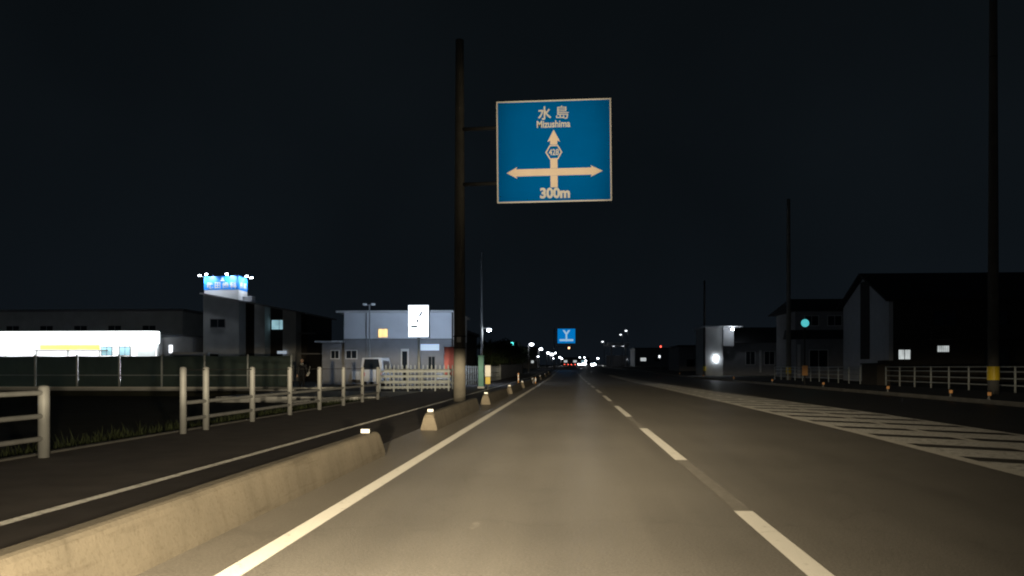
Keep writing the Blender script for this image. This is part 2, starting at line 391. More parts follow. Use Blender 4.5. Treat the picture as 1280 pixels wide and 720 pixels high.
# edges of the zebra zone
XR = PL([(-10, 5.15), (9.6, 5.27), (15.5, 5.52), (30, 5.64), (110, 5.64)])
XM = PL([(-10, 6.85), (12, 6.85), (23, 6.92), (40, 6.55), (110, 5.72)])
XO = PL([(-10, 8.30), (22, 8.28), (40, 7.5), (110, 5.86)])
RY = sorted(set(YS + [9.6, 15.5]))
road = struct(strip(K(-2.06), XR, RY, 0.0).build('road', A))
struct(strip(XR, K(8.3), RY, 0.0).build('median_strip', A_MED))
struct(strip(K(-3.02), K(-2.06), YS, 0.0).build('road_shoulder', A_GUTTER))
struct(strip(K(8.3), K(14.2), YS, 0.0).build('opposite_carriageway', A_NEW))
struct(strip(K(-7.45), K(-3.02), YS, 0.006).build('footpath', 'path'))
struct(MB().box(-7.6, -7.45, -12, 33.0, -0.4, 0.03, 0.02).build('footpath_edging', 'kerb'))
struct(strip(K(-4.54), K(-4.42), YS[:18], 0.011).build('footpath_line', 'line_worn'))
struct(MB().box(-15.0, -7.45, 33.2, 41.0, -0.3, 0.0).build('side_road', 'conc2'))
struct(MB().box(-60.0, -15.0, 40.2, 41.05, -0.3, -0.02).build('side_verge', 'soil'))
struct(MB().box(-70, -7.45, 41.0, 100.0, -0.3, 0.0).build('car_park', 'lot'))
kr = strip(K(14.2), K(14.4), YS, 0.15); kr.add(*(lambda s: (s.v, s.f))(MB()))
kb = MB()
for a, b_ in zip(YS, YS[1:]):
    kb.add([(14.2, a, gz(a) - .02), (14.2, b_, gz(b_) - .02), (14.22, b_, gz(b_) + .15), (14.22, a, gz(a) + .15), (14.42, b_, gz(b_) + .15), (14.42, a, gz(a) + .15)],
           [(0, 1, 2, 3), (3, 2, 4, 5)])
struct(kb.build('kerb', 'kerb'))
struct(strip(K(14.42), K(19.7), YS, 0.146).build('pavement', 'pave'))

struct(strip(K(-2.11), K(-1.95), YS[:21], 0.004).build('edge_line', 'line', road))
FY = [-10, 0, 4, 8, 9.6, 12, 15.5, 18, 22, 26, 30, 35, 40, 50, 60, 70, 76, 82, 88, 94, 100, 106, 112]
strip(add(XR, -0.10), add(XR, 0.10), FY, 0.005).build('edge_line', 'line', road)
strip(add(XM, -0.08), add(XM, 0.08), FY, 0.006).build('hatch_line', 'line', road)
strip(add(XO, -0.07), add(XO, 0.07), FY, 0.005).build('hatch_line', 'line_worn', road)
for k in range(-1, 16):
    y1 = 7.06 + 9.42 * (k + 1); y0 = y1 - 5.6
    strip(PL([(0, 1.42), (40, 1.50)]), PL([(0, 1.58), (40, 1.66)]), [y0, (y0 + y1) / 2, y1], 0.004).build('lane_dash', 'line', road)
for k in range(0, 3):                          # ghost of older dashes left between the new ones
    y0 = 7.06 + 9.42 * k + .05; y1 = y0 + 3.7
    strip(K(1.46), K(1.60), [y0, y1], 0.0025).build('faded_dash', 'faded', road)
b = MB(); n_ = 11; c_ = (-0.735, 6.3)
b.add([(c_[0] + (.05 + .05 * rnd.random()) * math.cos(6.283 * i / n_) * .6, c_[1] + (.10 + .12 * rnd.random()) * math.sin(6.283 * i / n_), .0028) for i in range(n_)], [tuple(range(n_))])
b.build('paint_spot', 'faded', road)
y = -2.0
while y < 62:
    # slanting bars of the zebra zone, from the near edge line across to the far one
    def bar(y_):
        b = MB(); out = []
        for q, dy in ((0.0, 0.0), (0.5, -0.85), (1.0, -1.75)):
            for e_ in (0, 1.34):
                yy = y_ + dy + e_; x = XR(yy) + 0.08 + (XO(yy) - 0.07 - XR(yy) - 0.08) * q
                out.append((x, yy, 0.0032 + gz(yy)))
        b.add(out, [(0, 2, 3, 1), (2, 4, 5, 3)]); return b
    bar(y).build('hatch_bar', 'line_worn', road)
    y += 1.95

# ------------------------------------------------------------------ concrete divider blocks with reflectors
def divider(y0, y1, label, group=None, at_end=False):
    xc = -2.75; hb, ht, H = 0.165, 0.075, 0.35; g = gz((y0 + y1) / 2)
    def ring(y, k, lift=0.0):
        h = H * k
        pts = [(hb, 0), (hb * .985, .05), (ht + .022, h - .035), (ht, h - .010), (ht - .025, h), (-ht + .025, h), (-ht, h - .010), (-ht - .022, h - .035), (-hb * .985, .05), (-hb, 0)]
        return [(xc + x, y, z + g) for x, z in pts]
    t = thing('divider_block', label, 'concrete block', (xc, (y0 + y1) / 2, g), 0, group)
    n = max(2, int((y1 - y0) / 2))
    rings = [ring(y0, .86), ring(y0 + .07, .97), ring(y0 + .16, 1)] + [ring(y0 + .16 + (y1 - y0 - .32) * i / n, 1 + rnd.uniform(-.008, .008)) for i in range(1, n)] + [ring(y1 - .16, 1), ring(y1 - .07, .97), ring(y1, .86)]
    MB().loft(rings).build('body', 'conc', t)
    ry = (y1 - .45) if at_end else (y0 + .22)
    rf = MB().box(xc - .065, xc + .065, ry - .03, ry + .05, g + H - .005, g + H + .062, .010).build('reflector_case', 'dark_steel', t)
    MB().box(xc - .058, xc + .058, ry - .042, ry - .028, g + H + .006, g + H + .057).build('reflector', 'reflector', rf)
divider(-6, 11.2, 'long pale concrete divider block beside the edge line, ending before the gap', at_end=True)
divider(15.7, 23.4, 'tapered concrete divider block just past the gap, next to the large guide sign pole')
for y0, y1 in ((26.6, 34.6), (37.4, 45.2), (48.0, 58.8), (61.8, 75.5), (78.8, 92), (96, 108), (113, 124)):
    divider(y0, y1, 'low concrete divider block with white reflector in the row beyond the large pole', 'divider blocks beyond the pole')

# ------------------------------------------------------------------ left pipe fence along the footpath
def pipe_fence(name, label, x0, y0, x1, y1, posts, rails, h, pr=0.055, rr=0.026, m='post', zb=0.0, group=None, ext=(0, 0), thin=None):
    """posts: positions 0..1 along the run"""
    d = Vector((x1 - x0, y1 - y0, 0)); L = d.length; u = d / L
    t = thing(name, label, 'fence', ((x0 + x1) / 2, (y0 + y1) / 2, zb), 0, group)
    p0 = MB().lathe((0, 0, 0), [(pr, -.05), (pr, h - .03), (pr * .8, h - .008), (pr * .3, h)], 12).build('post', m, None, True, True)
    first = True
    for s in posts:
        q = Vector((x0, y0, 0)) + d * s
        lo = (q.x - t.location.x, q.y - t.location.y, gz(q.y))
        if first: p0.parent = t; p0.location = lo; first = False
        else: instance(p0, 'post', t, lo)
    a = Vector((x0, y0, zb)) - u * ext[0]; b_ = Vector((x1, y1, zb)) + u * ext[1]
    for z in rails:
        MB().cyl(a + Vector((0, 0, z + gz(y0))), b_ + Vector((0, 0, z + gz(y1))), rr, n=14).build('rail', m, t)
    if thin: MB().cyl(a + Vector((0, 0, thin)), b_ + Vector((0, 0, thin)), .010, n=8).build('top_rail', 'dark_steel', t)
    return t
pipe_fence('pipe_fence', 'white pipe fence section ending before the opening on the footpath', -7.2, 0.5, -7.2, 10.54, [0, .25, .5, .75, 1], [.27, .58, .90], 1.0, pr=.075, rr=.034)
pipe_fence('pipe_fence', 'long white pipe fence running past the opening towards the side road', -7.18, 14.5, -7.3, 30.35,
           [(q - 14.5) / 15.85 for q in (14.5, 15.46, 17.85, 20.38, 22.93, 25.5, 27.97, 30.35)], [.27, .58], 1.26, pr=.062, rr=.036, thin=1.2)

# white slatted gate fence across the side road mouth
def bar_fence():
    t = thing('bar_fence', 'white four-bar fence standing under the glowing white sign', 'fence', (-7.9, 40.8, 0))
    X0, Y0, X1, Y1 = -9.5, 39.9, -6.25, 41.7
    for k in range(6):
        s = k / 5; x, y = X0 + (X1 - X0) * s, Y0 + (Y1 - Y0) * s
        MB().box(x - .04, x + .04, y - .04, y + .04, -.02, 1.16, .01).build('post', 'white_steel', t)
    d = Vector((X1 - X0, Y1 - Y0, 0)).normalized(); n = Vector((d.y, -d.x, 0)) * .06
    for z in (.22, .50, .78, 1.04):
        a = Vector((X0, Y0, z)) + n - d * .1; b_ = Vector((X1, Y1, z)) + n + d * .1
        MB().loft([[a + Vector((0, 0, h)) + n * e_ for h, e_ in ((-.06, -.3), (-.06, .3), (.06, .3), (.06, -.3))],
                   [b_ + Vector((0, 0, h)) + n * e_ for h, e_ in ((-.06, -.3), (-.06, .3), (.06, .3), (.06, -.3))]]).build('slat', 'white_steel', t)
bar_fence()
t = thing('picket_fence', 'pale picket fence behind the white four-bar fence', 'fence', (-8.4, 45.2, 0))
pk = None
for k in range(17):
    x = -10.4 + k * .24
    if pk is None:
        pk = MB().prism_y([(-.035, 0), (.035, 0), (.035, 1.32), (0, 1.4), (-.035, 1.32)], -.015, .015).build('picket', 'white_steel', t, True); pk.location = (x + 8.4, 0, 0)
    else: instance(pk, 'picket', t, (x + 8.4, 0, 0))
for z in (.35, 1.1): MB().box(-10.5, -6.45, 45.22, 45.25, z - .04, z + .04).build('rail', 'white_steel', t)
pipe_fence('post_fence', 'white roadside fence of close posts beyond the teal cabinet', -7.1, 53, -6.75, 80, [k / 22 for k in range(23)], [.3, .75, 1.25], 1.35, pr=.05, rr=.03, m='white_steel')
t = thing('boundary_wall', 'grey panel wall along the footpath under the dark trees', 'wall', (-6.9, 100, gz(100)))
for k in range(12):
    y0 = 81 + k * 3.2
    MB().box(-6.97, -6.83, y0 + .02, y0 + 3.18, gz(y0) - .1, gz(y0) + 1.5, .01).build('panel', 'wall_grey', t)

# ------------------------------------------------------------------ green net fence in front of the store
t = thing('net_fence', 'dark green net fence with white posts in front of the glowing store', 'fence', (-25, 41.4, 0))
p0 = None; px_ = [-14.6 - 2.363 * k for k in range(12)]
for k, x in enumerate(px_):
    if p0 is None:
        p0 = MB().lathe((0, 0, 0), [(.05, -.2), (.05, 1.9), (.03, 1.94), (.01, 1.95)], 10).build('post', 'white_steel', t, True, True); p0.location = (x + 25, 0, 0)
    else: instance(p0, 'post', t, (x + 25, 0, 0))
    if k < 11:
        b = MB(); n = 10; vs_ = []; fs = []
        for i in range(n + 1):                  # net sags a little between the posts
            for j in range(5):
                u = i / n; w = j / 4
                vs_.append((x - .03 - 2.30 * u, 41.47 + .05 * math.sin(math.pi * u) * math.sin(math.pi * w) + rnd.uniform(-.008, .008), .06 + w * (1.80 - .03 * math.sin(math.pi * u))))
        for i in range(n):
            for j in range(4): fs.append((i * 5 + j, i * 5 + 5 + j, i * 5 + 6 + j, i * 5 + 1 + j))
        b.add(vs_, fs); b.build('net_panel', 'net', t)
MB().cyl((-40.6, 41.36, .82), (-14.6, 41.36, .82), .022, n=8).build('rail', 'white_steel', t)
MB().cyl((-41, 41.05, .16), (-11.6, 41.05, .16), .055, n=8).build('rail', 'reflector', t)
MB().box(-41, -14.4, 41.25, 41.6, -.3, .13, .02).build('base_kerb', 'conc2', t)

# ------------------------------------------------------------------ utility pole and the overhead guide sign
def utility_pole(name, label, x, y, h, r0, r1, m, group=None, steps=True):
    g = gz(y) - .05
    t = thing(name, label, 'pole', (x, y, g), 0, group)
    rings = [(r0 + (r1 - r0) * i / 8, h * i / 8) for i in range(9)]
    MB().lathe((x, y, g), rings, 20).build('shaft', m, t, smooth=True)
    if steps:
        k = 0; z = 2.6
        while z < h - 1:
            a = R(90 + 180 * (k % 2)); rr = r0 + (r1 - r0) * z / h
            MB().cyl((x + rr * .9 * math.cos(a), y + rr * .9 * math.sin(a), g + z), (x + (rr + .16) * math.cos(a), y + (rr + .16) * math.sin(a), g + z), .010, n=6).build('step_bolt', 'dark_steel', t)
            z += .9; k += 1
    return t
up = utility_pole('utility_pole', 'large round pole carrying the blue guide sign between divider and footpath', -3.93, 28.9, 13.2, .225, .15, 'pole')
MB().box(-4.0, -3.86, 28.68, 28.695, 2.15, 2.34).build('reflector', 'reflector', up)
MB().lathe((-3.93, 28.9, 0), [(.235, 2.35), (.235, 2.39)], 20).build('band', 'dark_steel', up)
MB().lathe((-3.93, 28.9, 0), [(.235, 1.93), (.235, 1.97)], 20).build('band', 'dark_steel', up)

def guide_sign():
    W, Hh = 4.06, 3.62; cx, cy, cz = -0.50, 28.40, 8.91
    t = thing('guide_sign', 'large blue overhead guide sign with white crossing arrows and 300m', 'sign', (cx, cy, cz))
    t.rotation_euler = (0, R(-0.55), 0)
    b = MB().box(-W / 2, W / 2, -.02, .02, -Hh / 2, Hh / 2).build('panel', 'sign_blue', t, True)
    bw = .05
    for (x0, x1, z0, z1) in ((-W / 2, W / 2, Hh / 2 - bw, Hh / 2), (-W / 2, W / 2, -Hh / 2, -Hh / 2 + bw), (-W / 2, -W / 2 + bw, -Hh / 2 + bw, Hh / 2 - bw), (W / 2 - bw, W / 2, -Hh / 2 + bw, Hh / 2 - bw)):
        MB().box(x0, x1, -.026, -.020, z0, z1).build('border', 'sign_white', t, True)
    s = W / 142.0                                 # metres per unit of the layout below, origin at the panel centre (691.5, 189.5)
    def q(px, py): return ((px - 691.5) * s, (189.5 - py) * s)
    def plate(name, pts, z=-.0245, m='sign_arrow', par=t):
        return MB().loft([[(x, z, h) for x, h in pts], [(x, -.0195, h) for x, h in pts]]).build(name, m, par, True)
    yb = 215.5
    plate('cross_arrow', [q(*p) for p in ((632.5, yb), (646, yb - 7.2), (644.5, yb - 4.4), (738, yb - 4.4), (736.5, yb - 7.2), (751.5, yb), (736.5, yb + 7.2), (738, yb + 4.4), (644.5, yb + 4.4), (646, yb + 7.2))])
    plate('up_arrow', [q(*p) for p in ((691.5, 163), (699.3, 178), (695.9, 176.5), (695.9, 181.5), (687.1, 181.5), (687.1, 176.5), (683.7, 178))])
    plate('arrow_stem', [q(*p) for p in ((687.1, 200), (695.9, 200), (695.9, 210.9), (687.1, 210.9))])
    plate('arrow_stem', [q(*p) for p in ((687.1, 220.1), (695.9, 220.1), (695.9, 234.5), (687.1, 234.5))])
    hexo = [q(691.5 + 10.4 * math.cos(R(60 * k)), 191 + 10.4 * math.sin(R(60 * k))) for k in range(6)]
    hexi = [q(691.5 + 8.6 * math.cos(R(60 * k)), 191 + 8.6 * math.sin(R(60 * k))) for k in range(6)]
    hx = plate('route_shield', hexo)
    MB().loft([[(x, -.029, h) for x, h in hexi], [(x, -.024, h) for x, h in hexi]]).build('shield_face', 'sign_blue', hx, True)
    text_part('route_number', '428', 10.5 * s, 'sign_white', hx, (0, -.032, (189.5 - 191) * s)  , .006, width=12.5 * s)
    def tx(name, body, size, px, py, width, bold):
        x, z = q(px, py); text_part(name, body, size * s, 'sign_white', t, (x, -.027, z), bold, width * s)
    tx('place_character', '水', 17.5, 680.5, 142.2, 16.5, .010)
    tx('place_character', '島', 17.5, 702.5, 141.8, 15.5, .003)
    tx('place_name', 'Mizushima', 12.0, 691.5, 156.0, 41.5, .009)
    tx('distance', '300m', 17.0, 692.5, 241.5, 37, .022)
    # arms and ribs behind the panel
    for z in (1.0, -1.0):
        MB().cyl((-3.43, .45, z), (1.7, .20, z), .07, .055, 12).build('arm', 'dark_steel', t, True, True)
    for x in (-1.5, -.5, .5, 1.5): MB().box(x - .04, x + .04, .021, .14, -1.7, 1.7).build('rib', 'dark_steel', t, True)
guide_sign()

# ------------------------------------------------------------------ small things on the left footpath
t = thing('marker_cabinet', 'tall teal cabinet on the footpath beyond the large pole', 'cabinet', (-5.1, 46.9, 0))
MB().box(-5.26, -4.94, 46.75, 47.1, 0, 1.88, .02).build('case', 'teal', t)
MB().box(-5.28, -4.92, 46.73, 47.12, 1.88, 1.94, .01).build('top', 'teal', t)
MB().box(-5.3, -4.9, 46.71, 47.14, -.02, .12, .01).build('plinth', 'conc2', t)
MB().box(-4.99, -4.97, 46.735, 46.75, .95, 1.1).build('handle', 'dark_steel', t)
t = thing('marker_board', 'bright white reflective board on a post beside the teal cabinet', 'marker', (-4.5, 44.9, 0))
MB().cyl((-4.5, 44.9, -.02), (-4.5, 44.9, 1.38), .035).build('post', 'grey_steel', t, smooth=True)
MB().box(-4.66, -4.34, 44.84, 44.862, .72, 1.36, .008).build('board', 'reflector', t)
MB().box(-4.64, -4.36, 44.84, 44.862, .30, .70, .008).build('lower_board', 'refl_yellow', t)
t = thing('banner', 'pink cloth banner hanging on a thin pole beside the house', 'banner', (-6.6, 45.8, 0))
MB().cyl((-6.5, 45.8, 0), (-6.5, 45.8, 2.5), .018, n=8).build('pole', 'grey_steel', t)
MB().cyl((-6.5, 45.8, 2.42), (-7.15, 45.8, 2.42), .012, n=6).build('cross_arm', 'grey_steel', t)
b = MB(); vs_ = []; fs = []
for i in range(9):
    for j in range(13):
        vs_.append((-6.52 - .6 * i / 8, 45.8 + .05 * math.sin(i * 1.1 + j * .4), .75 + 1.66 * j / 12))
for i in range(8):
    for j in range(12): fs.append((i * 13 + j, i * 13 + 13 + j, i * 13 + 14 + j, i * 13 + 1 + j))
b.add(vs_, fs).build('cloth', 'pink', t, smooth=True)
def delineator(x, y, h, label):
    t = thing('delineator_post', label, 'delineator', (x, y, 0))
    MB().lathe((x, y, 0), [(.14, 0), (.14, .03), (.06, .06), (.045, .07)], 14).build('foot', 'rubber', t)
    MB().lathe((x, y, 0), [(.045, .05), (.042, h), (.02, h + .03)], 14).build('tube', 'refl_orange', t, smooth=True)
    for z in (.55, .8):
        if z * h < h: MB().lathe((x, y, 0), [(.049, h * z - .06), (.049, h * z + .06)], 14).build('band', 'reflector', t)
delineator(-3.22, 52.0, .85, 'slim orange delineator post with white bands behind the divider row')
delineator(-2.35, 58.0, .5, 'short orange delineator post standing in the gap of the divider row')

# ------------------------------------------------------------------ buildings, left
def window(parent, x0, x1, y, z0, z1, m='glass', fr='trim', bars=1, fw=.06):
    f = MB()
    f.box(x0 - fw, x1 + fw, y - .05, y + .02, z1, z1 + fw).box(x0 - fw, x1 + fw, y - .07, y + .02, z0 - fw, z0).box(x0 - fw, x0, y - .05, y + .02, z0, z1).box(x1, x1 + fw, y - .05, y + .02, z0, z1)
    for k in range(1, bars + 1):
        x = x0 + (x1 - x0) * k / (bars + 1); f.box(x - .02, x + .02, y - .045, y + .02, z0, z1)
    w = f.build('window', fr, parent)
    MB().box(x0, x1, y - .02, y + .01, z0, z1).build('pane', m, w)
    return w
# --- convenience store
t = thing('store', 'long low store with glowing white fascia and lit shop front', 'building', (-49, 74, 0))
MB().box(-64, -36.7, 79.6, 79.9, 0, 4.2).build('wall', 'wall_white', t)
MB().box(-36.9, -36.7, 69.6, 79.6, 0, 4.2).build('wall', 'wall_pale', t)
MB().box(-64, -36.7, 69.5, 79.9, 4.2, 4.38).build('roof', 'wall_grey', t)
fp = [(-64, 69.6), (-64, 68.75), (-37.25, 68.75)] + [(-37.25 + .6 * math.sin(R(a)), 69.35 - .6 * math.cos(R(a))) for a in range(15, 91, 15)] + [(-36.65, 69.6)]
MB().loft([[(x, y, 3.42) for x, y in fp], [(x, y, 4.45) for x, y in fp]]).build('fascia', 'store_face', t)
MB().loft([[(x, y - (.04 if y < 69.5 else 0), 4.451) for x, y in fp], [(x, y - (.04 if y < 69.5 else 0), 4.55) for x, y in fp]]).build('fascia_cap', 'trim', t)
MB().box(-64, -36.9, 69.7, 79.6, .0, .05).build('shop_floor', 'wall_white', t)
for k in range(5): MB().box(-62, -38.5, 70.6 + k * 1.7, 70.75 + k * 1.7, 3.9, 3.95).build('ceiling_light', 'store_tube', t)
for k in range(9):
    x = -63 + k * 2.95; MB().box(x, x + .09, 69.55, 69.68, .05, 3.42).build('mullion', 'trim', t)
for k in range(6):
    x = -62 + k * 4.1; MB().box(x, x + 2.9, 72.6, 73.3, .05, 1.6).build('shelf', 'goods', t)
    MB().box(x, x + 2.9, 78.6, 79.5, .05, 2.1).build('shelf', 'goods', t)
MB().box(-47.8, -42.2, 69.44, 69.5, 2.86, 3.26).build('promotion_strip', 'store_yellow', t)
MB().box(-48.4, -41.4, 69.4, 69.54, 2.72, 2.82).build('transom', 'grey_steel', t)
for x in (-42.0, -40.3): window(t, x, x + .95, 69.5, 2.35, 3.05, 'win_cyan', 'grey_steel', 1)
MB().box(-38.7, -37.0, 69.5, 69.56, .3, 3.2).build('door', 'win_white', t)
MB().box(-36.69, -33.9, 70.2, 79, 0, 3.95).build('side_block', 'wall_grey', t)
MB().box(-36.05, -35.75, 70.12, 70.19, 2.55, 3.25).build('side_lamp', 'lamp_dim', t)
# --- dark block behind
t = thing('back_building', 'plain dim block rising behind the store', 'building', (-54, 90, 0))
MB().box(-66, -42.9, 86.5, 98, 0, 7.5).build('wall', 'wall_stone', t)
MB().box(-66.2, -42.7, 86.3, 98.2, 7.5, 7.75).build('parapet', 'wall_grey', t)
for k in range(5): window(t, -63.5 + k * 4, -62 + k * 4, 86.5, 4.8, 5.9)
# --- clinic with the blue rooftop sign
t = thing('clinic', 'stone clinic with a sloping roof and a floodlit blue rooftop sign', 'building', (-28, 74, 0))
def roofz(x): return 7.78 + (x + 32.75) * (6.02 - 7.78) / (32.75 - 23.55)
def pier(x0, x1, y0, y1, m, name='wall'):
    MB().prism_y([(x0, 0), (x1, 0), (x1, roofz(x1)), (x0, roofz(x0))], y0, y1).build(name, m, t)
pier(-32.75, -29.45, 69.9, 79, 'wall_stone', 'tower')
pier(-29.44, -23.7, 71.4, 79, 'wall_dark')
pier(-28.05, -27.1, 69.95, 71.39, 'wall_stone', 'pier')
pier(-25.45, -24.25, 69.95, 71.39, 'wall_stone', 'pier')
MB().loft([[(-32.95, y, roofz(-32.95)), (-23.3, y, roofz(-23.3)), (-23.3, y, roofz(-23.3) + .14), (-32.95, y, roofz(-32.95) + .14)] for y in (69.6, 79.3)]).build('roof', 'wall_grey', t)
window(t, -32.05, -30.75, 69.9, 4.85, 5.55, fr='wall_grey')
window(t, -27.0, -25.6, 71.4, 4.70, 5.55, 'win_cyan', 'dark_steel', 1)
window(t, -29.2, -28.2, 71.4, 4.7, 5.5, fr='dark_steel')
MB().box(-24.2, -22.9, 70.4, 71.3, 4.25, 4.36).build('canopy', 'wall_grey', t)
MB().box(-24.2, -22.2, 70.4, 71.3, 2.4, 2.52).build('canopy', 'wall_grey', t)
MB().box(-25.9, -25.1, 69.80, 69.93, 2.45, 2.7).build('name_plate', 'plate_lit', t)
sb = MB().prism_y([(-32.68, roofz(-32.68) + .12), (-29.5, roofz(-29.5) + .12), (-29.5, 8.22), (-32.68, 8.22)], 69.95, 71.9).build('sign_base', 'wall_white', t)
sg = MB().box(-32.70, -29.48, 69.93, 71.92, 8.22, 9.46).build('sign_box', 'blue_panel', t)
for k, ch in enumerate('武田歯科'):
    o = text_part('character', ch, .62, 'trim', sg, (0, 0, 0), .012); o.location = Vector((-32.15 + k * .72, 69.92, 8.6)) - wl(sg)
MB().prism_y([(-31.2, 8.98), (-30.75, 8.98), (-30.98, 9.38)], 69.90, 69.925).build('emblem', 'trim', sg)
for k, ch in enumerate('歯科'):
    o = text_part('character', ch, .62, 'trim', sg, (0, 0, 0), .012, rz=R(90)); o.location = Vector((-29.47, 70.5 + k * .8, 8.62)) - wl(sg)
MB().box(-29.3, -28.4, 70.3, 71.1, roofz(-28.8) + .1, roofz(-28.8) + .62, .03).build('rooftop_unit', 'wall_white', t)
def flood(x, y, z, dx, dy, e_):
    f = MB().cyl((x - dx * .75, y - dy * .75, 9.3), (x, y, z), .03, n=6).box(x - .13, x + .13, y - .08, y + .08, z + .07, z + .14).build('flood_light', 'grey_steel', t)
    MB().box(x - .10, x + .10, y - .07, y + .07, z - .03, z + .07, .02).build('bulb', 'lamp_cool', f)
    ld = bpy.data.lights.new('flood_light_beam', 'SPOT'); ld.energy = e_; ld.color = (.85, .93, 1); ld.spot_size = R(130); ld.spot_blend = .6; ld.shadow_soft_size = .05
    lo = bpy.data.objects.new('flood_light_beam', ld); col.objects.link(lo); lo.parent = f; lo.location = Vector((x, y - .02, z - .12)) - wl(f)
    lo.rotation_euler = Vector((-dx * .8, -dy * .8, -.55)).to_track_quat('-Z', 'Y').to_euler()
for x in (-32.2, -30.3): flood(x, 69.3, 9.52, 0, -1, 110)
flood(-32.95, 69.6, 9.45, -.5, -.4, 50); flood(-28.9, 70.3, 9.42, 1, 0, 110); flood(-28.9, 71.4, 9.42, 1, 0, 110)
# --- house behind the glowing sign
t = thing('house', 'flat-roofed house, white above and grey below, behind the glowing sign', 'building', (-12.4, 61, 0))
MB().box(-16.25, -8.4, 57.3, 66, 0, 3.28).build('lower_wall', 'wall_grey', t)
MB().box(-16.27, -8.38, 57.26, 66.02, 3.28, 5.2).build('upper_wall', 'wall_white', t)
MB().box(-16.75, -8.15, 56.8, 66.4, 5.2, 5.34, .02).build('roof', 'trim', t)
MB().box(-18.0, -16.28, 57.6, 65, 0, 3.05).build('annex_wall', 'wall_grey', t)
MB().box(-18.4, -16.29, 57.1, 65.2, 3.05, 3.17).build('annex_roof', 'trim', t)
window(t, -13.72, -13.05, 57.25, 3.42, 4.02, 'win_warm', 'trim', 1, .03)
window(t, -17.3, -16.75, 57.6, 1.9, 2.45); window(t, -16.1, -15.35, 57.3, 1.9, 2.45)
window(t, -11.05, -10.95, 57.25, 4.2, 4.55, fr='grey_steel', bars=0, fw=.03)
d = MB().box(-12.07, -11.5, 57.22, 57.29, 0, 2.58).build('door_frame', 'trim', t)
MB().box(-11.97, -11.6, 57.19, 57.219, .05, 2.4).build('door', 'glass', d)
MB().box(-10.62, -9.28, 57.15, 57.28, 2.46, 2.92).build('name_plate', 'plate_lit', t)
window(t, -10.05, -9.6, 57.3, 1.1, 2.0, fr='grey_steel')
MB().cyl((-8.3, 57.2, 0), (-8.3, 57.2, 5.2), .05, n=8).build('downpipe', 'dark_steel', t)
for x, z in ((-15.2, .35), (-9.0, .35)):
    MB().box(x - .4, x + .4, 56.9, 57.22, z, z + .6, .02).build('air_conditioner', 'trim', t)
MB().cyl((-14.6, 57.2, 0), (-14.6, 57.2, 5.2), .04, n=8).build('downpipe', 'grey_steel', t)
MB().box(-16.3, -8.36, 57.22, 57.27, 3.22, 3.32).build('belt_course', 'grey_steel', t)
# --- the glowing pole sign
t = thing('pole_sign', 'tall glowing white sign box on a single pole before the house', 'sign', (-9.3, 49.5, 0))
MB().cyl((-9.3, 49.5, 0), (-9.3, 49.5, 3.12), .09, n=14).build('pole', 'white_steel', t, smooth=True)
bx = MB().box(-9.97, -8.63, 49.36, 49.64, 3.1, 5.15, .03).build('frame', 'trim', t)
MB().box(-9.93, -8.67, 49.335, 49.358, 3.14, 5.11).build('front_face', 'clinic_front', bx)
MB().box(-9.93, -8.67, 49.642, 49.665, 3.14, 5.11).build('rear_face', 'clinic_face', bx)
for (x, z, l) in ((-9.15, 4.58, .28), (-9.36, 4.14, .17)):
    MB().loft([[(x + a, 49.322, z + c) for a, c in ((-l / 2, -l / 2), (-l / 2 + .13, -l / 2), (l / 2, l / 2), (l / 2 - .10, l / 2))], [(x + a, 49.334, z + c) for a, c in ((-l / 2, -l / 2), (-l / 2 + .13, -l / 2), (l / 2, l / 2), (l / 2 - .10, l / 2))]]).build('mark', 'ink', bx)
MB().box(-9.76, -9.36, 49.322, 49.334, 3.72, 3.84).build('mark', 'ink_green', bx)
# --- light column (unlit) by the house
t = thing('lamp_post', 'thin unlit lamp post with two heads before the house', 'lamp post', (-13.36, 53.2, 0))
MB().cyl((-13.36, 53.2, 0), (-13.36, 53.2, 5.45), .06, .04, 10).build('pole', 'grey_steel', t)
MB().cyl((-13.7, 53.2, 5.4), (-13.05, 53.2, 5.5), .025, n=6).build('arm', 'grey_steel', t)
for x in (-13.68, -13.1): MB().box(x - .12, x + .12, 53.05, 53.3, 5.42, 5.56, .02).build('head', 'trim', t)

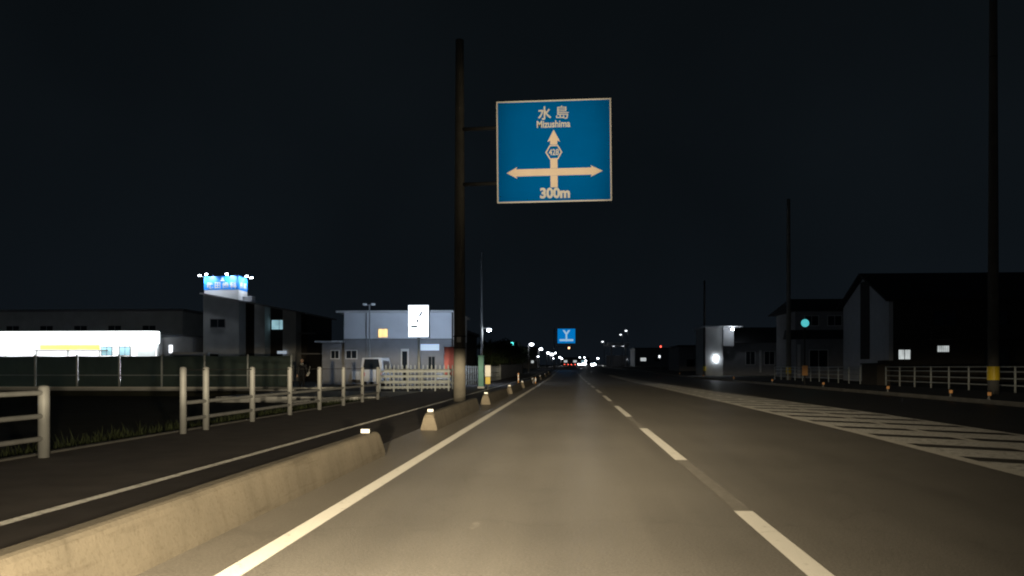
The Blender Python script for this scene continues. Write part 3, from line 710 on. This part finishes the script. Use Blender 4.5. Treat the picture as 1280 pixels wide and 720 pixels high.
# ------------------------------------------------------------------ vehicles
def vehicle(label, loc, rz, m, kind='car', lit=None, group=None):
    van = kind == 'van'
    t = thing('van' if van else 'car', label, 'van' if van else 'car', loc, rz, group)
    L, W = (3.4, 1.48) if van else (4.3, 1.72)
    # side outline (y forward, z up): lower body, then the cabin
    low = [(-L / 2, .30), (-L / 2 - .02, .55), (-L / 2 + .03, .92), (L / 2 - .75 if not van else L / 2 - .25, .95), (L / 2 - .08, .72), (L / 2, .5), (L / 2 - .05, .28)]
    top = [(-L / 2 + .06, .92), (-L / 2 + .12, 1.86), (L / 2 - .95, 1.9), (L / 2 - .3, .95)] if van else [(-L / 2 + .10, .92), (-L / 2 + .55, 1.40), (-L / 2 + 1.2, 1.47), (L / 2 - 1.9, 1.44), (L / 2 - 1.0, .95)]
    def lo_(pts, ws): return MB().loft([[(x, y, z) for (y, z), x in zip(pts, [w * sg_ for w in ws])] for sg_ in (-1, 1)])
    lo_(low, [W / 2 - .03, W / 2, W / 2, W / 2 - .02, W / 2 - .05, W / 2 - .06, W / 2 - .05]).build('body', m, t, True)
    cw = [W / 2 - .02, W / 2 - .12, W / 2 - .12, W / 2 - .03] if van else [W / 2 - .02, W / 2 - .17, W / 2 - .2, W / 2 - .19, W / 2 - .03]
    lo_(top, cw).build('cabin', m, t, True)
    fy0, fz0 = top[-1]; fy1, fz1 = top[-2]
    MB().quad((-W / 2 + .14, fy0 - .04 + .03, fz0 + .05), (W / 2 - .14, fy0 - .04 + .03, fz0 + .05), (W / 2 - .26, fy1 + .05, fz1 - .05), (-W / 2 + .26, fy1 + .05, fz1 - .05)).build('windscreen', 'glass', t, True)
    ry0, rz0 = top[0]; ry1, rz1 = top[1]
    MB().quad((-W / 2 + .16, ry0 - .01 + (.02 if van else .06), rz0 + .12), (W / 2 - .16, ry0 - .01 + (.02 if van else .06), rz0 + .12), (W / 2 - .28, ry1 - .03, rz1 - .08), (-W / 2 + .28, ry1 - .03, rz1 - .08)).build('rear_window', 'glass', t, True)
    for sg_ in (-1, 1):
        xs = sg_ * (W / 2 - .085); za, zb = 1.0, (1.68 if van else 1.34)
        xt = sg_ * (W / 2 - (.11 if van else .165))
        MB().quad((xs + sg_ * .07, -L / 2 + .55, za), (xs + sg_ * .07, L / 2 - (.75 if van else 1.45), za), (xt + sg_ * .012, L / 2 - (1.05 if van else 1.95), zb), (xt + sg_ * .012, -L / 2 + (.5 if van else .95), zb)).build('side_window', 'glass', t, True)
        MB().box(sg_ * (W / 2 + .06) - .07, sg_ * (W / 2 + .06) + .07, L / 2 - 1.25, L / 2 - 1.13, .95, 1.1, .02).build('mirror', m, t, True)
        for y in (-L / 2 + .75, L / 2 - .8):
            w = MB().cyl((sg_ * (W / 2 - .2), y, .31), (sg_ * (W / 2 + .01), y, .31), .31, n=20).build('wheel', 'rubber', t, True)
            MB().cyl((sg_ * (W / 2 + .005), y, .31), (sg_ * (W / 2 + .02), y, .31), .2, n=16).build('rim', 'rim', w, True)
        hb = (L / 2 - .06, .72) if not van else (L / 2 - .12, .74)
        MB().box(sg_ * (W / 2 - .28) - .22, sg_ * (W / 2 - .28) + .22, hb[0] - .1, hb[0] + .07, .54, .80, .04).build('headlight', 'head_lamp' if lit == 'front' else 'trim', t, True)
        MB().box(sg_ * (W / 2 - .2) - .13, sg_ * (W / 2 - .2) + .13, -L / 2 - .04, -L / 2 + .06, .66, .90, .02).build('tail_light', 'red_lamp' if lit == 'rear' else 'pink', t, True)
    MB().box(-.26, .26, L / 2 - .03, L / 2 + .03, .36, .50).build('number_plate', 'trim', t, True)
    return t
vehicle('pale small van parked before the flat-roofed house', (-12.75, 52.9, 0), R(0), 'car_white', 'van')
vehicle('white van parked between the store and the clinic, mostly behind the net fence', (-29.0, 59.6, 0), R(84), 'car_white', 'van').scale = (1.27, 1.27, 1.27)
for (x, y) in ((5.4, 352), (7.6, 376), (10.9, 350)):
    vehicle('distant oncoming car with dazzling white headlights on the road', (x, y, gz(y)), R(180), 'car_grey', 'car', 'front', 'distant oncoming cars')
vehicle('distant car braking ahead with red tail lights at the junction', (-.6, 300, gz(300)), 0, 'car_dark', 'car', 'rear', 'distant cars ahead with red tail lights')
vehicle('distant car braking ahead with red tail lights at the junction', (1.9, 286, gz(286)), 0, 'car_grey', 'car', 'rear', 'distant cars ahead with red tail lights')

# ------------------------------------------------------------------ person by the net fence
def person():
    loc = (-14.15, 41.75, 0.0)
    t = thing('person', 'person in dark clothes with a pale bag walking past the net fence', 'person', loc, R(200))
    def skin(name, pts, edges, m, root=0, sub=1):
        me = bpy.data.meshes.new(name); me.from_pydata([p[0] for p in pts], edges, []); me.materials.append(M_[m])
        o = bpy.data.objects.new(name, me); col.objects.link(o); o.parent = t
        o.modifiers.new('skin', 'SKIN'); sl = me.skin_vertices[0].data
        for i, p in enumerate(pts):
            r = p[1]; sl[i].radius = r if isinstance(r, tuple) else (r, r)
        sl[root].use_root = True
        s = o.modifiers.new('subsurf', 'SUBSURF'); s.levels = sub; s.render_levels = sub
        bpy.context.view_layer.update()
        ev = bpy.data.meshes.new_from_object(o.evaluated_get(bpy.context.evaluated_depsgraph_get()))
        o.modifiers.clear(); o.data = ev; ev.shade_smooth(); return o
    P_ = [((0, 0, .93), (.15, .11)), ((0, .01, 1.12), (.14, .10)), ((0, .01, 1.30), (.17, .11)), ((0, .02, 1.40), (.10, .08)), ((0, .03, 1.47), .05), ((0, .05, 1.53), .06), ((0, .055, 1.60), (.075, .09)), ((0, .045, 1.68), (.05, .06)),
          # legs, mid stride
          ((.09, .02, .86), .085), ((.095, .14, .48), .062), ((.09, .12, .10), .042), ((.09, .25, .04), .035),
          ((-.09, -.02, .86), .085), ((-.095, -.02, .48), .060), ((-.09, -.24, .14), .042), ((-.09, -.14, .05), .035),
          # arms
          ((.20, 0, 1.36), .065), ((.25, -.10, 1.08), .048), ((.24, .02, .86), .035), ((.24, .06, .80), .034),
          ((-.20, 0, 1.36), .065), ((-.25, .06, 1.08), .048), ((-.25, .20, .90), .035), ((-.25, .25, .85), .034)]
    E_ = [(0, 1), (1, 2), (2, 3), (3, 4), (4, 5), (5, 6), (6, 7), (0, 8), (8, 9), (9, 10), (10, 11), (0, 12), (12, 13), (13, 14), (14, 15),
          (2, 16), (16, 17), (17, 18), (18, 19), (2, 20), (20, 21), (21, 22), (22, 23)]
    for hand in (19, 23):                      # five unequal fingers on each hand
        hp = P_[hand][0]
        for k, (dx, l) in enumerate(((-.03, .055), (-.012, .07), (.006, .075), (.024, .068))):
            P_.append(((hp[0] + dx, hp[1] + .025, hp[2] - l * .6), .010)); P_.append(((hp[0] + dx, hp[1] + .03, hp[2] - l * 1.2), .008))
            E_ += [(hand, len(P_) - 2), (len(P_) - 2, len(P_) - 1)]
        P_.append(((hp[0] - .045, hp[1] + .03, hp[2] - .03), .011)); E_.append((hand, len(P_) - 1))
    body = skin('body', P_, E_, 'cloth_dark')
    me = body.data; me.materials.append(M_['skin'])
    for p in me.polygons:
        c = p.center
        if c.z > 1.455 or (abs(c.x) > .17 and c.z < .86): p.material_index = 1
    # face and hair
    MB().lathe((0, .035, 0), [(.02, 1.545), (.082, 1.58), (.094, 1.64), (.08, 1.70), (.03, 1.735)], 12).build('hair', 'hair', t, True, True)
    MB().lathe((0, .075, 0), [(.015, 1.50), (.055, 1.525), (.074, 1.58), (.074, 1.63), (.06, 1.675), (.02, 1.69)], 12).build('face', 'skin', t, True, True)
    MB().prism_x([(.14, 1.575), (.172, 1.565), (.142, 1.61)], -.014, .014).build('nose', 'skin', t, True)
    for s in (-1, 1):
        MB().box(s * .03 - .012, s * .03 + .012, .135, .148, 1.612, 1.626).build('eye', 'hair', t, True)
        MB().box(s * .082 - .01, s * .082 + .01, .03, .07, 1.575, 1.635, .006).build('ear', 'skin', t, True)
    MB().box(-.024, .024, .132, .146, 1.535, 1.546).build('mouth', 'pink', t, True)
    MB().lathe((0, .03, 0), [(.085, 1.37), (.095, 1.42), (.075, 1.475), (.055, 1.48)], 12).build('scarf', 'cloth_pale', t, True, True)
    bg_ = thing('shoulder_bag', 'pale shoulder bag carried by the person near the net fence', 'bag', (-14.15 + .30, 41.75 - .02, .78))
    bg_.rotation_euler = (0, R(-25), R(200))
    MB().box(-.06, .06, -.2, .2, 0, .26, .03).build('bag_body', 'cloth_pale', bg_, True)
    MB().cyl((0, -.17, .25), (.10, -.05, .55), .012, n=6).cyl((0, .17, .25), (.10, -.05, .55), .012, n=6).build('strap', 'cloth_pale', bg_, True)
person()

# ------------------------------------------------------------------ street lamps and signals
def street_lamp(x, y, z, label, side=1, top=None, m='lamp_far', size=.28, group=None, light=0):
    g = gz(y); px0 = x - side * .55
    t = thing('street_lamp', label, 'street lamp', (px0, y, g), 0, group)
    MB().cyl((px0, y, g - .05), (px0, y, top or z + .25), .10, .06, 10).build('pole', 'grey_steel', t, smooth=True)
    MB().cyl((px0, y, z + .1), (x, y, z + .16), .03, n=6).build('arm', 'grey_steel', t)
    MB().box(x - size, x + size, y - size * .7, y + size * .7, z + .06, z + .2, .03).build('hood', 'grey_steel', t)
    MB().lathe((x, y, z - size * .75), [(size * .3, 0), (size * .8, size * .25), (size * .9, size * .6), (size * .8, size * 1.0)], 12).build('bulb', m, t, smooth=True)
    if light:
        ld = bpy.data.lights.new('street_lamp_light', 'POINT'); ld.energy = light; ld.color = (.85, .93, 1); ld.shadow_soft_size = .2
        lo = bpy.data.objects.new('street_lamp_light', ld); col.objects.link(lo); lo.parent = t; lo.location = Vector((x, y, z - .4)) - wl(t)
street_lamp(-5.9, 59.7, 4.05, 'white lamp low on a tall thin pole behind the teal cabinet', 1, 9.9, 'lamp_cool', .17, light=60)
far = [(-6.4, 141, 5.35, .42), (-6.4, 190, 5.65, .45), (-7.4, 300, 6.7, .6), (-6.4, 318, 6.5, .8), (-5.2, 330, 7.2, .45), (-3.6, 360, 5.8, .55), (-8.6, 232, 4.4, .3), (-4.6, 262, 4.2, .3), (-2.6, 340, 5.0, .4)]
for x, y, z, s in far: street_lamp(x, y, z, 'distant white street lamp in the row along the left roadside', 1, None, 'lamp_far', s, 'distant street lamps on the left roadside')
for x, y, z, s in ((11.2, 261, 9.6, .42), (17.1, 262, 11.9, .4), (18.4, 256, 12.9, .45)):
    street_lamp(x, y, z, 'distant tall lamp beside the pale canopy past the junction', -1, None, 'lamp_dim', s, 'tall lamps beside the canopy')
for x, y, z, s in ((8.8, 400, 4.6, .5), (15.2, 410, 5.9, .6), (24, 330, 4.6, .4), (27, 300, 4.3, .35), (12.5, 420, 3.4, .5), (6.3, 430, 6.6, .4), (9.4, 460, 6.9, .45), (15.0, 300, 2.3, .35), (19.4, 320, 2.4, .4)):
    street_lamp(x, y, z, 'distant white lamp on a pole beyond the oncoming cars', -1, None, 'lamp_far', s, 'distant lamps beyond the oncoming cars')
def signal(x, y, z, which, label, side=-1):
    g = gz(y); px0 = x + side * 3.0
    t = thing('traffic_signal', label, 'traffic signal', (px0, y, g))
    MB().cyl((px0, y, g - .05), (px0, y, z + .6), .11, .08, 10).build('pole', 'grey_steel', t)
    MB().cyl((px0, y, z + .35), (x + .5, y, z + .35), .05, n=8).build('arm', 'grey_steel', t)
    h = MB().box(x - .65, x + .65, y - .12, y + .12, z - .24, z + .24, .05).build('housing', 'grey_steel', t)
    for k, nme in enumerate(('green', 'amber', 'red')):
        cx = x - .4 + .4 * k; on = nme == which
        MB().cyl((cx, y - .16, z), (cx, y - .121, z), .17 if not on else .27, n=16).build('lens', {'green': 'green_lamp', 'amber': 'amber_lamp', 'red': 'red_lamp'}[nme] if on else 'rubber', h)
        MB().cyl((cx, y - .34, z + .03), (cx, y - .121, z + .03), .2, .2, 12, False).build('visor', 'dark_steel', h)
signal(-9.35, 140, 5.35, 'green', 'traffic signal showing green over the dark trees')
signal(.25, 200, 6.05, 'amber', 'distant traffic signal showing amber below the far blue sign')
# far blue guide sign, emission added in place of retroreflected light
t = thing('far_guide_sign', 'small distant blue guide sign above the junction, with added glow', 'sign', (-.36, 187.4, gz(187)))
g = gz(187)
MB().cyl((-3.2, 187.7, g), (-3.2, 187.7, 10.3), .14, .10, 10).build('pole', 'grey_steel', t)
for z in (7.6, 9.5): MB().cyl((-3.2, 187.75, z), (1.5, 187.65, z), .06, n=8).build('arm', 'grey_steel', t)
pn = MB().box(-2.41, 1.69, 187.35, 187.55, 6.86, 10.23, .03).build('panel', 'far_blue', t)
for pts in ([(-.56, 7.3), (-.16, 7.3), (-.16, 8.9), (-.56, 8.9)], [(-.56, 8.92), (-.16, 8.92), (.55, 9.9), (.05, 9.9), (-.36, 9.3), (-.78, 9.9), (-1.25, 9.9)], [(-1.95, 7.35), (-.58, 7.35), (-.58, 7.8), (-1.95, 7.8)], [(-.14, 7.35), (1.25, 7.35), (1.25, 7.8), (-.14, 7.8)]):
    MB().prism_y(pts, 187.32, 187.349).build('arrow', 'far_white', pn)
# pale canopy far right of the junction
t = thing('canopy', 'pale flat forecourt canopy on two columns past the junction', 'canopy', (16.5, 264, gz(264)))
MB().box(12.8, 20.0, 262, 272, 8.2, 9.2, .05).build('roof', 'lamp_dim' if False else 'wall_white', t)
for x in (14.2, 18.8): MB().box(x - .25, x + .25, 263, 263.5, gz(264), 8.2).build('column', 'wall_pale', t)
MB().box(12.9, 19.9, 270.5, 271, gz(264), 5.2).build('back_wall', 'wall_grey', t)
for x in (15, 18): MB().box(x - .3, x + .3, 264, 266, 8.1, 8.195).build('ceiling_light', 'lamp_dim', t)
# red lamp pole on the right
t = thing('beacon_pole', 'thin dark pole with a small red lamp right of the junction', 'pole', (23.1, 202, gz(202)))
MB().cyl((23.1, 202, gz(202)), (23.1, 202, 6.6), .09, .07, 8).build('pole', 'grey_steel', t)
MB().lathe((23.1, 201.85, 6.2), [(.08, 0), (.16, .12), (.16, .3), (.05, .4)], 10).build('red_lamp', 'red_lamp', t)
MB().box(22.6, 23.0, 201.8, 201.95, 3.6, 4.2, .03).build('box', 'lamp_dim', t)

# ------------------------------------------------------------------ trees behind the panel wall
def tree(x, y, h, w, n, seed, label, group):
    r = random.Random(seed); g = gz(y) - .25
    t = thing('tree', label, 'tree', (x, y, g), 0, group)
    tr = MB().cyl((x, y, g), (x + .1, y, g + h * .55), .16, .08, 8)
    for k in range(6):
        a = k * 1.05 + r.random(); z = g + h * (.3 + .05 * k)
        tr.cyl((x + .05, y, z), (x + math.cos(a) * w * .6, y + math.sin(a) * w * .6, z + h * .25), .06, .02, 6)
    tr.build('trunk', 'bark', t)
    cl = [(r.gauss(0, .45) * w, r.gauss(0, .45) * w, h * r.uniform(.42, .92), r.uniform(.25, .5) * w) for _ in range(16)]
    b = MB()
    for i in range(n):
        cx, cy, cz, cr = r.choice(cl); d = Vector((r.gauss(0, 1), r.gauss(0, 1), r.gauss(0, .8))).normalized() * cr * r.random() ** .4
        p = Vector((x + cx, y + cy, g + cz)) + d; u = Vector((r.gauss(0, 1), r.gauss(0, 1), r.gauss(0, 1))).normalized(); v = u.orthogonal().normalized(); s = r.uniform(.05, .11)
        b.add([p - u * s * 1.6, p + v * s, p + u * s * 1.6, p - v * s], [(0, 1, 2, 3)])
    b.build('crown', 'leaf', t)
for i, (x, y, h, w) in enumerate(((-9.0, 88, 4.3, 1.5), (-8.6, 97, 4.8, 1.7), (-8.7, 108, 5.2, 1.7), (-8.6, 122, 5.0, 1.8), (-8.4, 146, 5.6, 2.0))):
    tree(x, y, h, w, 1500, 40 + i, 'dark leafy tree standing behind the grey panel wall', 'trees behind the panel wall')
# rough grass along the fence foot
b = MB(); rg = random.Random(5)
for i in range(9000):
    y = rg.uniform(3, 33); x = -7.65 - abs(rg.gauss(0, .9)); h = rg.uniform(.08, .30); a = rg.uniform(0, 6.28); l = rg.uniform(-.1, .1)
    dx, dy = math.cos(a) * .012, math.sin(a) * .012
    b.add([(x - dx, y - dy, -.26), (x + dx, y + dy, -.26), (x + l, y + l * .6, -.25 + h)], [(0, 1, 2)])
gr = b.build('grass', 'grass'); gr['kind'] = 'stuff'; gr['label'] = 'rough grass at the foot of the footpath fence'

# ------------------------------------------------------------------ right side
for i, y in enumerate((28.35, 31.1, 37.0, 46.1, 57.4, 70.5, 86, 104)):
    xx, g = 14.32, gz(y) + .148
    t = thing('kerb_reflector', 'small orange reflector on a stub standing on the far kerb', 'reflector', (xx, y, g), 0, 'orange reflectors on the far kerb')
    MB().lathe((xx, y, g), [(.06, 0), (.06, .02), (.035, .03), (.03, .12)], 10).build('stub', 'grey_steel', t)
    c = MB().box(xx - .07, xx + .07, y - .03, y + .03, g + .12, g + .26, .012).build('case', 'dark_steel', t)
    MB().box(xx - .06, xx + .06, y - .042, y - .029, g + .13, g + .25).build('reflector', 'refl_orange', c)
pipe_fence('guard_fence', 'dim white guard fence before the dark house, nearer section', 19.3, 26, 19.25, 50, [k / 12 for k in range(13)], [.3, .6, .9, 1.12], 1.16, pr=.045, rr=.03, m='white_steel', zb=.146)
pipe_fence('guard_fence', 'dim white guard fence beyond the dark gatepost', 19.15, 54, 18.7, 74, [k / 10 for k in range(11)], [.3, .6, .9, 1.12], 1.16, pr=.045, rr=.03, m='white_steel', zb=.146)
t = thing('gatepost', 'dark stone gatepost between the two guard fences', 'gatepost', (19.3, 51.8, .146))
MB().box(18.95, 19.75, 50.6, 53.2, .1, 1.42, .03).build('body', 'wall_dark', t); MB().box(18.88, 19.82, 50.5, 53.3, 1.42, 1.5, .02).build('cap', 'roof_dark', t)
def tagged_pole(name, label, x, y, h, r, m, zr, mr_):
    t = utility_pole(name, label, x, y, h, r, r * .65, m, None, False)
    g = gz(y)
    MB().lathe((x, y, 0), [(r + .012, g + zr - .28), (r + .010, g + zr + .28)], 18).build('reflective_band', mr_, t)
    MB().lathe((x, y, 0), [(r * .72 + .01, g + h * .8), (r * .72 + .01, g + h * .8 + .06)], 18).build('band', 'dark_steel', t)
tagged_pole('utility_pole', 'tall dark pole with a yellow band before the long dark house', 17.5, 34.3, 17.5, .22, 'pole_dark', 1.0, 'refl_yellow')
tagged_pole('utility_pole', 'grey pole with a yellow band between the low house and gabled house', 19.25, 71.5, 16, .22, 'pole', .95, 'refl_yellow')
tagged_pole('utility_pole', 'distant pole with a yellow band before the floodlit house', 16.95, 101, 12, .18, 'pole_dark', 1.0, 'refl_yellow')
t = thing('mirror_post', 'thin post with a round traffic mirror, blue-green glow added, and a peach reflector board', 'marker post', (15.35, 53.2, .146))
MB().cyl((15.35, 53.2, .1), (15.35, 53.2, 4.35), .045, n=10).build('post', 'dark_steel', t)
b = MB().cyl((15.33, 53.05, 4.11), (15.33, 53.18, 4.11), .30, n=24).build('mirror_case', 'dark_steel', t)
MB().cyl((15.33, 53.03, 4.11), (15.33, 53.049, 4.11), .255, n=24).build('lamp', 'mirror_glow', b)  # mirror face, given emission for its blue-green reflection
MB().box(15.17, 15.53, 53.12, 53.15, .72, 1.36, .01).build('board', 'refl_orange', t)
# gabled house
def gable_house():
    t = thing('gabled_house', 'long dark house with a pale gable end behind the guard fence', 'building', (36, 67, .1))
    X0, X1, Y0, Y1, ze, zr = 24.05, 52, 61.9, 71.9, 6.45, 8.72; ym = (Y0 + Y1) / 2
    MB().prism_x([(Y0, 0), (Y1, 0), (Y1, ze), (ym, zr - .12), (Y0, ze)], X0, X0 + .3).build('gable_wall', 'wall_pale', t)
    MB().box(X0 + .301, X1, Y0 + .02, Y0 + .3, 0, ze).build('front_wall', 'wall_dark', t)
    MB().box(X0 + .301, X1, Y1 - .3, Y1 - .02, 0, ze).build('rear_wall', 'wall_dark', t)
    MB().box(X0 - .06, X0 - .002, ym - 1.15, ym + .75, 1.9, 8.2).build('recess_panel', 'wall_dark', t)
    for (ya, yb, za, zb, nm) in ((Y0 - .5, ym, ze - .25, zr, 'roof'), (Y1 + .5, ym, ze - .25, zr, 'roof')):
        MB().loft([[(x, ya, za), (x, yb, zb), (x, yb, zb + .16), (x, ya, za + .16)] for x in (X0 - .45, X1 + .4)]).build(nm, 'roof_dark', t)
    MB().box(X0 - .4, X1, Y0 - .62, Y0 - .5, ze - .3, ze - .16).build('gutter', 'dark_steel', t)
    window(t, 24.75, 25.6, Y0 + .02, 1.85, 2.55, 'win_white', 'dark_steel', 1)
    window(t, 27.55, 28.4, Y0 + .02, 2.4, 2.85, 'win_white', 'dark_steel', 0)
    for x in (27.3, 31, 35, 39, 43): window(t, x, x + 1.6, Y0 + .02, 4.2, 5.4, 'glass', 'dark_steel', 1)
    for x in (31, 35, 39, 43): window(t, x, x + 1.7, Y0 + .02, 1.0, 2.6, 'glass', 'dark_steel', 1)
    MB().box(26.6, 46, Y0 - 1.2, Y0 + .01, 3.3, 3.42).build('balcony_floor', 'wall_dark', t)
    MB().box(26.6, 46, Y0 - 1.2, Y0 - 1.12, 3.42, 4.3).build('balcony_rail', 'wall_dark', t)
    MB().box(23.2, 27.0, Y0 - .9, Y0 - .05, 0, 1.75).build('porch_wall', 'wall_dark', t)
gable_house()
t = thing('tiled_house', 'two-storey house with stacked dark roofs beyond the gabled house', 'building', (27, 90, gz(86)))
MB().box(24.2, 31, 87.3, 95, 0, 7.3).build('wall', 'wall_grey', t)
MB().loft([[(23.3, 86.4, 7.2), (31.6, 86.4, 7.2), (31.6, 95.8, 7.2), (23.3, 95.8, 7.2)], [(24.6, 90.6, 8.8), (31, 90.6, 8.8), (31, 91.4, 8.8), (24.6, 91.4, 8.8)]]).build('roof', 'roof_dark', t)
MB().box(23.6, 31.2, 84.9, 87.29, 0, 4.2).build('porch_wall', 'wall_grey', t)
MB().loft([[(22.9, 84.2, 4.15), (31.6, 84.2, 4.15), (31.6, 87.29, 4.2), (22.9, 87.29, 4.2)], [(23.1, 86.9, 5.2), (31.4, 86.9, 5.2), (31.4, 87.29, 5.2), (23.1, 87.29, 5.2)]]).build('lower_roof', 'roof_dark', t)
window(t, 25.2, 26.6, 87.3, 5.7, 6.7); window(t, 27.6, 29, 87.3, 5.7, 6.7); window(t, 25, 26.8, 84.9, 1.2, 3)
MB().box(23.75, 24.05, 84.8, 84.89, .1, 3.6).build('corner_trim', 'trim', t)
t = thing('floodlit_house', 'low dark house with a floodlit white porch beyond the grey pole', 'building', (22, 105, gz(102)))
MB().box(17.0, 19.3, 101.5, 108, 0, 6.2).build('wall', 'wall_stone', t)
MB().box(19.31, 27.6, 102.3, 110, 0, 4.3).build('wall', 'wall_grey', t)
MB().loft([[(19.5, 101.3, 4.3), (28.2, 101.3, 4.3), (28.2, 110.5, 4.3), (19.5, 110.5, 4.3)], [(21.2, 105.5, 6.4), (26.8, 105.5, 6.4), (26.8, 106.5, 6.4), (21.2, 106.5, 6.4)]]).build('roof', 'roof_dark', t)
MB().box(16.7, 21.6, 100.4, 108.2, 6.2, 6.36).build('porch_roof', 'wall_white', t)
MB().box(19.32, 20.6, 101.2, 101.4, 3.9, 6.2).build('porch_wall', 'wall_white', t)
MB().box(20.0, 20.35, 99.85, 100.05, 5.84, 6.0, .03).build('porch_lamp', 'lamp_cool', t)
MB().box(18.3, 18.55, 101.3, 101.49, 2.0, 2.65, .03).build('wall_lamp', 'lamp_cool', t)
window(t, 22.3, 23.4, 102.3, 1.6, 3.2); window(t, 24.6, 25.8, 102.3, 1.6, 3.2)
MB().box(23.95, 24.2, 102.2, 102.29, .6, 3.4).build('downpipe', 'trim', t)
# far dark blocks that close the view
def block(label, x0, x1, y0, y1, h, m, wins, group=None):
    g = gz(y0); t = thing('far_building', label, 'building', ((x0 + x1) / 2, (y0 + y1) / 2, g), 0, group)
    MB().box(x0, x1, y0, y1, g - .3, g + h).build('wall', m, t)
    MB().box(x0 - .3, x1 + .3, y0 - .3, y1 + .3, g + h, g + h + .3).build('roof', 'roof_dark', t)
    for (x, z, w, hh, mm) in wins: window(t, x, x + w, y0, g + z, g + z + hh, mm, 'dark_steel', 0)
block('low dark shed between the floodlit house and the beacon pole', 20.5, 31, 150, 165, 4.6, 'wall_grey', [(22, 1, 1.4, 1.2, 'glass'), (26, 1, 1.4, 1.2, 'glass')])
block('distant dark hall right of the pale canopy', 24, 40, 290, 310, 6.5, 'wall_grey', [(26, 2, 2, 1.2, 'win_white'), (31, 2, 2, 1.2, 'glass')])
block('distant shop with one lit window left of the junction', -26, -9.5, 250, 270, 6.0, 'wall_grey', [(-11.5, 1.4, .8, .8, 'win_white'), (-18, 1.2, 2.6, 1.6, 'glass')])
block('dark house behind the post fence and teal cabinet', -20, -9.6, 74, 84, 4.4, 'wall_dark', [(-17, 1.6, 1.6, 1.2, 'glass'), (-13, 1.6, 1.6, 1.2, 'glass')])
block('distant block closing the road beyond the junction', -6, 16, 600, 620, 5.5, 'wall_grey', [(-3, 2, 2.5, 1.6, 'win_white'), (4, 2, 2.5, 1.6, 'win_white'), (10, 2, 2.5, 1.6, 'win_cyan')])
